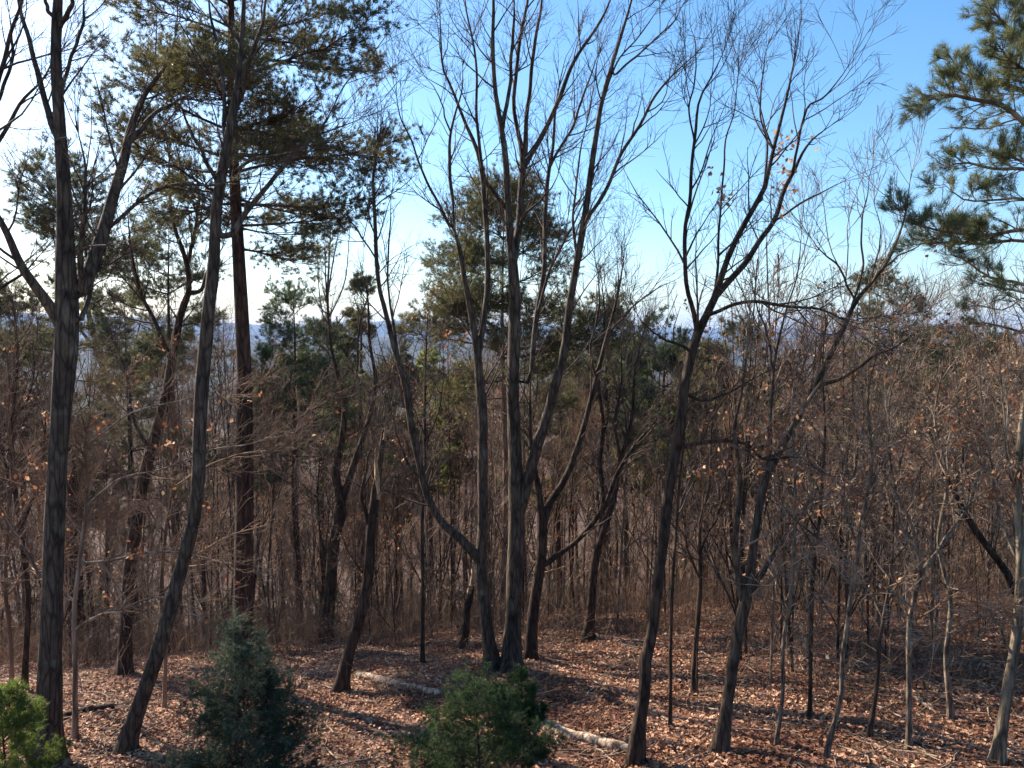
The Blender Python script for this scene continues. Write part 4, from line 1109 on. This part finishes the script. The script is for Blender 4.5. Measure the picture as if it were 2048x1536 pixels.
def single_out(pl):
    """things that would share a label are told apart by their order from left to right"""
    by = {}
    for i, p in enumerate(pl): by.setdefault(p[5], []).append(i)
    words = {2: ['left', 'right'], 3: ['left', 'middle', 'right'], 4: ['leftmost', 'inner left', 'inner right', 'rightmost'], 5: ['leftmost', 'inner left', 'middle', 'inner right', 'rightmost']}
    for lb, ids in by.items():
        if 2 <= len(ids) <= 5:
            ids.sort(key=lambda i: pl[i][0] / pl[i][1])
            for wd, i in zip(words[len(ids)], ids):
                p = list(pl[i]); p[5] = wd + ' ' + lb; pl[i] = tuple(p)
    return pl
def taken(x, y, pts, r):
    return any((x - a) ** 2 + (y - b) ** 2 < r * r for a, b in pts)
protos = [make_bare(300 + i, 0, tm=(M_oak, M_bark, M_oak, M_pinebark)[i % 4], H=14.5 + (i % 3), forks=5 + i % 4, tr=.055 + .015 * (i % 4), twigs=1.35, first=.3 + .08 * (i % 3)) for i in range(8)]
protos += [make_bare(320 + i, 700, cm=M_twigpale, tm=M_bark, H=13, forks=8, tr=.08, twigs=1.3, first=.22) for i in range(2)]
pl = []; pts = []
k = 0
while len(pl) < 285:
    y = 25 + 95 * RG.random() ** 1.4
    u = RG.uniform(-.74, .76)
    x = u * y
    if taken(x, y, pts, 1.0 + y * .012): 
        k += 1
        if k > 20000: break
        continue
    px = 1024 + FPX * u
    if 810 < px < 935 and y < 62: continue
    if (540 < px < 660 or 1180 < px < 1370 or 1460 < px < 1540) and y < 42 and RG.random() < .75: continue
    # keep tops near the skyline of the photograph: lower in the gap beside the ridge
    H = 15.0
    px = 1024 + FPX * u
    want = CAMZ + y * (RG.uniform(-.09, .01) if px < 1600 else RG.uniform(-.05, .04))
    if 640 < px < 900 or 1440 < px < 1560: want = CAMZ - y * RG.uniform(.07, .17)
    g = float(gz(x, y))
    s = min(max((want - g) / H, .42), 1.45)
    pts.append((x, y))
    if px > 1500 and RG.random() < .5: kk = 8 + RG.randrange(2)
    else: kk = RG.randrange(8) if RG.random() < .9 else 8 + RG.randrange(2)
    lb, gp = describe(px, y, s, kk >= 8, (34, 50, 75), .62, .9, 'bare tree', 'bare trees')
    pl.append((x, y, kk, s, RG.uniform(0, 6.28), lb, gp))
instances(protos, single_out(pl), 'woodland_tree', 'tree')

# thin saplings and brush at the edge of the clearing
def make_sapling(seed, H, leafy=0, cm=M_twigback, tm=M_oak):
    Tk, Cr, P3 = bare_proto(seed, H=H, forks=7, tr=.022 + .004 * (seed % 3), twigs=.6, spread=(20, 50), first=.12, tip=.0046, n2=4, n3=7)
    o = root('woodland_sapling', 'x', 'sapling', (0, 0, 0))
    Tk.build('trunk', tm, o); Cr.build('crown', cm, o)
    if leafy:
        rng = np.random.default_rng(seed + 5)
        tips = P3[:, -1]; c = tips[rng.choice(len(tips), 10)]
        cs = np.concatenate([q + rng.normal(size=(leafy // 10, 3)) * .16 for q in c])
        V, F = leafquads(cs, .07, rng)
        build('leaves', V, [F], M_leafbrown, o, smooth=False)
    return o
sp = [make_sapling(400 + i, 6.5, 0, (M_twigback, M_twigpale)[i % 2], (M_oak, M_pale)[i % 2]) for i in range(6)] + [make_sapling(410 + i, 6.0, 90) for i in range(2)]
pl = []; pts2 = []
k = 0
while len(pl) < 290 and k < 20000:
    k += 1
    u = RG.uniform(-.72, .74) if RG.random() < .82 else RG.uniform(.26, .74)
    px = 1024 + FPX * u
    if px > 1450 and RG.random() < .5: y = RG.uniform(14, 24)
    else: y = 20 + 24 * RG.random() ** 1.4
    x = u * y
    if taken(x, y, pts2, .45): continue
    pts2.append((x, y))
    kk, q = RG.randrange(8), RG.uniform(.55, 1.35)
    lb, gp = describe(px, y, q, kk >= 6, (20, 26, 34), .8, 1.1, 'thin sapling', 'saplings')
    pl.append((x, y, kk, q, RG.uniform(0, 6.28), lb, gp))
instances(sp, single_out(pl), 'woodland_sapling', 'sapling')

# ------------------------------------------------------------------ far wood on the valley side: one mass
def far_wood():
    rng = np.random.default_rng(900)
    A = Acc()
    def add(proto, n, y0, y1):
        V0, Fs = proto
        for _ in range(n):
            y = y0 + (y1 - y0) * rng.random() ** 1.3
            x = rng.uniform(-.8, .8) * y
            z = float(gz(x, y)) if y < 320 else float(hillz(x, y))
            if y < 320: z = float(gz(x, y))
            a = rng.uniform(0, 6.28); s = rng.uniform(.7, 1.25)
            Rm = np.array([[math.cos(a), -math.sin(a), 0], [math.sin(a), math.cos(a), 0], [0, 0, 1]]) * s
            A.add(V0 @ Rm.T + np.array([x, y, z]), *Fs)
    def brush(seed):
        Tk, Cr, _ = bare_proto(seed, H=14, forks=5, tr=.14, twigs=.5, tip=.02, n2=4, n3=3, first=.3)
        V = np.concatenate([np.concatenate(Tk.V), np.concatenate(Cr.V)]); n = Tk.n
        return V, [f for f in Tk.F] + [f + n for f in Cr.F]
    for s in range(3): add(brush(910 + s), 130, 100, 340)
    A.build('far_woods', M_twigback)
    B = Acc()
    for s in range(3):
        _, _, (nv, nf) = pine_meshes(13, .2, 3.2, 34, 930 + s, nl=.5, nw=.12, per=5, dens=.35)
        for _ in range(70):
            y = 90 + 260 * rng.random() ** 1.2; x = rng.uniform(-.8, .8) * y; a = rng.uniform(0, 6.28); q = rng.uniform(.6, 1.2)
            Rm = np.array([[math.cos(a), -math.sin(a), 0], [math.sin(a), math.cos(a), 0], [0, 0, 1]]) * q
            B.add(nv @ Rm.T + np.array([x, y, float(gz(x, y))]), nf)
    B.build('far_pine_woods', M_needle_olive, smooth=False)
far_wood()
tag(bpy.data.objects['far_woods'], 'brown mass of bare woods far down the valley side', 'woods', kind='stuff')
tag(bpy.data.objects['far_pine_woods'], 'green mass of pines mixed through the woods far down the valley', 'woods', kind='stuff')

# ------------------------------------------------------------------ leaf litter and undergrowth
def litter():
    rng = np.random.default_rng(950)
    n = 490000
    y = 6.5 + 25.5 * rng.random(n) ** .9
    x = rng.uniform(-.8, .82, n) * y
    patch = np.sin(x * 1.7 + 2 * np.sin(y * .8)) * np.cos(y * 1.9 + 1.5 * np.sin(x * 1.1)) + .6 * np.sin(x * 4.3 + y * 3.1) * np.cos(y * 5.2 - x * 2)
    kp = rng.random(n) < np.clip(.72 + .5 * patch, .16, 1)
    x, y, patch = x[kp], y[kp], patch[kp]; n = len(x)
    z = gz(x, y) + 0.03 + rng.random(n) * (.03 + .04 * np.clip(patch, 0, 1))
    cen = np.stack([x, y, z], -1)
    a = norm(rng.normal(size=(n, 3)) * np.array([1, 1, .35]))
    b = norm(np.cross(a, np.array([0, 0, 1.0]) + rng.normal(size=(n, 3)) * .35))
    c = np.cross(a, b); c = c * np.sign(c[:, 2:3])
    s = (.066 * rng.uniform(.4, 1.5, (n, 1)))
    fold = rng.uniform(0, .7, (n, 1))
    V = np.stack([cen - a * s * .5, cen + b * s * .32 + c * s * fold * .4, cen + a * s * .5, cen - b * s * .32 + c * s * fold * .4], 1).reshape(-1, 3)
    i = np.arange(n)[:, None] * 4
    F = np.concatenate([i + np.array([[0, 1, 2]]), i + np.array([[0, 2, 3]])])
    o = build('leaf_litter', V, [F], M_litter, smooth=False)
    tag(o, 'thick carpet of pinkish brown fallen leaves covering the slope', 'leaf litter', kind='stuff')
litter()

def undergrowth():
    rng = np.random.default_rng(960)
    N = 13500
    u = rng.uniform(-.72, .74, N)
    y = np.where(rng.random(N) < .12, rng.uniform(12, 22, N), 18.5 + 2 * rng.random(N) + 75 * rng.random(N) ** 1.6)
    x = u * y
    keep = (y > 17.5 + .22 * np.clip(x, -10, 10) * (x > 0)) | (u > .2) | (rng.random(N) < .12)
    x, y = x[keep], y[keep]; N = len(x)
    P0 = np.stack([x, y, gz(x, y) - .05], -1)
    d = norm(np.stack([.35 * rng.normal(size=N), .35 * rng.normal(size=N), np.ones(N)], -1))
    L = rng.uniform(.5, 2.2, N) * np.clip((y - 6) / 20, .6, 2.2)
    pts = [P0]; K = 7
    for k in range(K - 1):
        d = norm(d + .14 * rng.normal(size=(N, 3)))
        pts.append(pts[-1] + d * (L / (K - 1))[:, None])
    P = np.stack(pts, 1); s = np.linspace(0, 1, K)[None]
    Rr = (.003 + .003 * L)[:, None] * (1 - s) + .002 * s
    P1, R1 = grow(P, Rr, N * 5, .2, 1, (25, 65), (.2, 1.2), .4, 5, .14, .02, .7, .0022, rmax=.005, rng=rng)
    P2, R2 = grow(P1, R1, N * 9, .2, 1, (25, 65), (.1, .35), .3, 4, .14, .02, .7, .002, rmax=.004, rng=rng)
    A = Acc(); A.add(*tubes(P, Rr, 4)); A.add(*tubes(P1, R1, 3)); A.add(*tubes(P2, R2, 3))
    o = A.build('undergrowth', M_twigback)
    tag(o, 'tangle of thin bare brush covering the ground between the trees', 'undergrowth', kind='stuff')
undergrowth()

def fallen_twigs():
    rng = np.random.default_rng(970)
    N = 2600
    y = 8.5 + 20 * rng.random(N); x = rng.uniform(-.7, .72, N) * y
    a = rng.uniform(0, 6.283, N); L = rng.uniform(.15, 1.3, N) ** 1.4
    K = 6; pts = []; d = np.stack([np.cos(a), np.sin(a)], -1); p = np.stack([x, y], -1)
    for k in range(K):
        pts.append(np.concatenate([p, (gz(p[:, 0], p[:, 1]) + .055 + .03 * rng.random(N))[:, None]], 1))
        d = norm(d + .22 * rng.normal(size=(N, 2))); p = p + d * (L / (K - 1))[:, None]
    P = np.stack(pts, 1); s = np.linspace(0, 1, K)[None]
    Rr = (.003 + .009 * L)[:, None] * (1 - .7 * s)
    P1, R1 = grow(P, Rr, N * 2, .2, .9, (25, 60), (.1, .4), .3, 4, .1, 0, .6, .002, flat=.8, rng=rng)
    A = Acc(); A.add(*tubes(P, Rr, 5)); A.add(*tubes(P1, R1, 3))
    tag(A.build('fallen_twigs', M_twigpale), 'loose dead twigs lying all over the leaf litter', 'twigs', kind='stuff')
fallen_twigs()
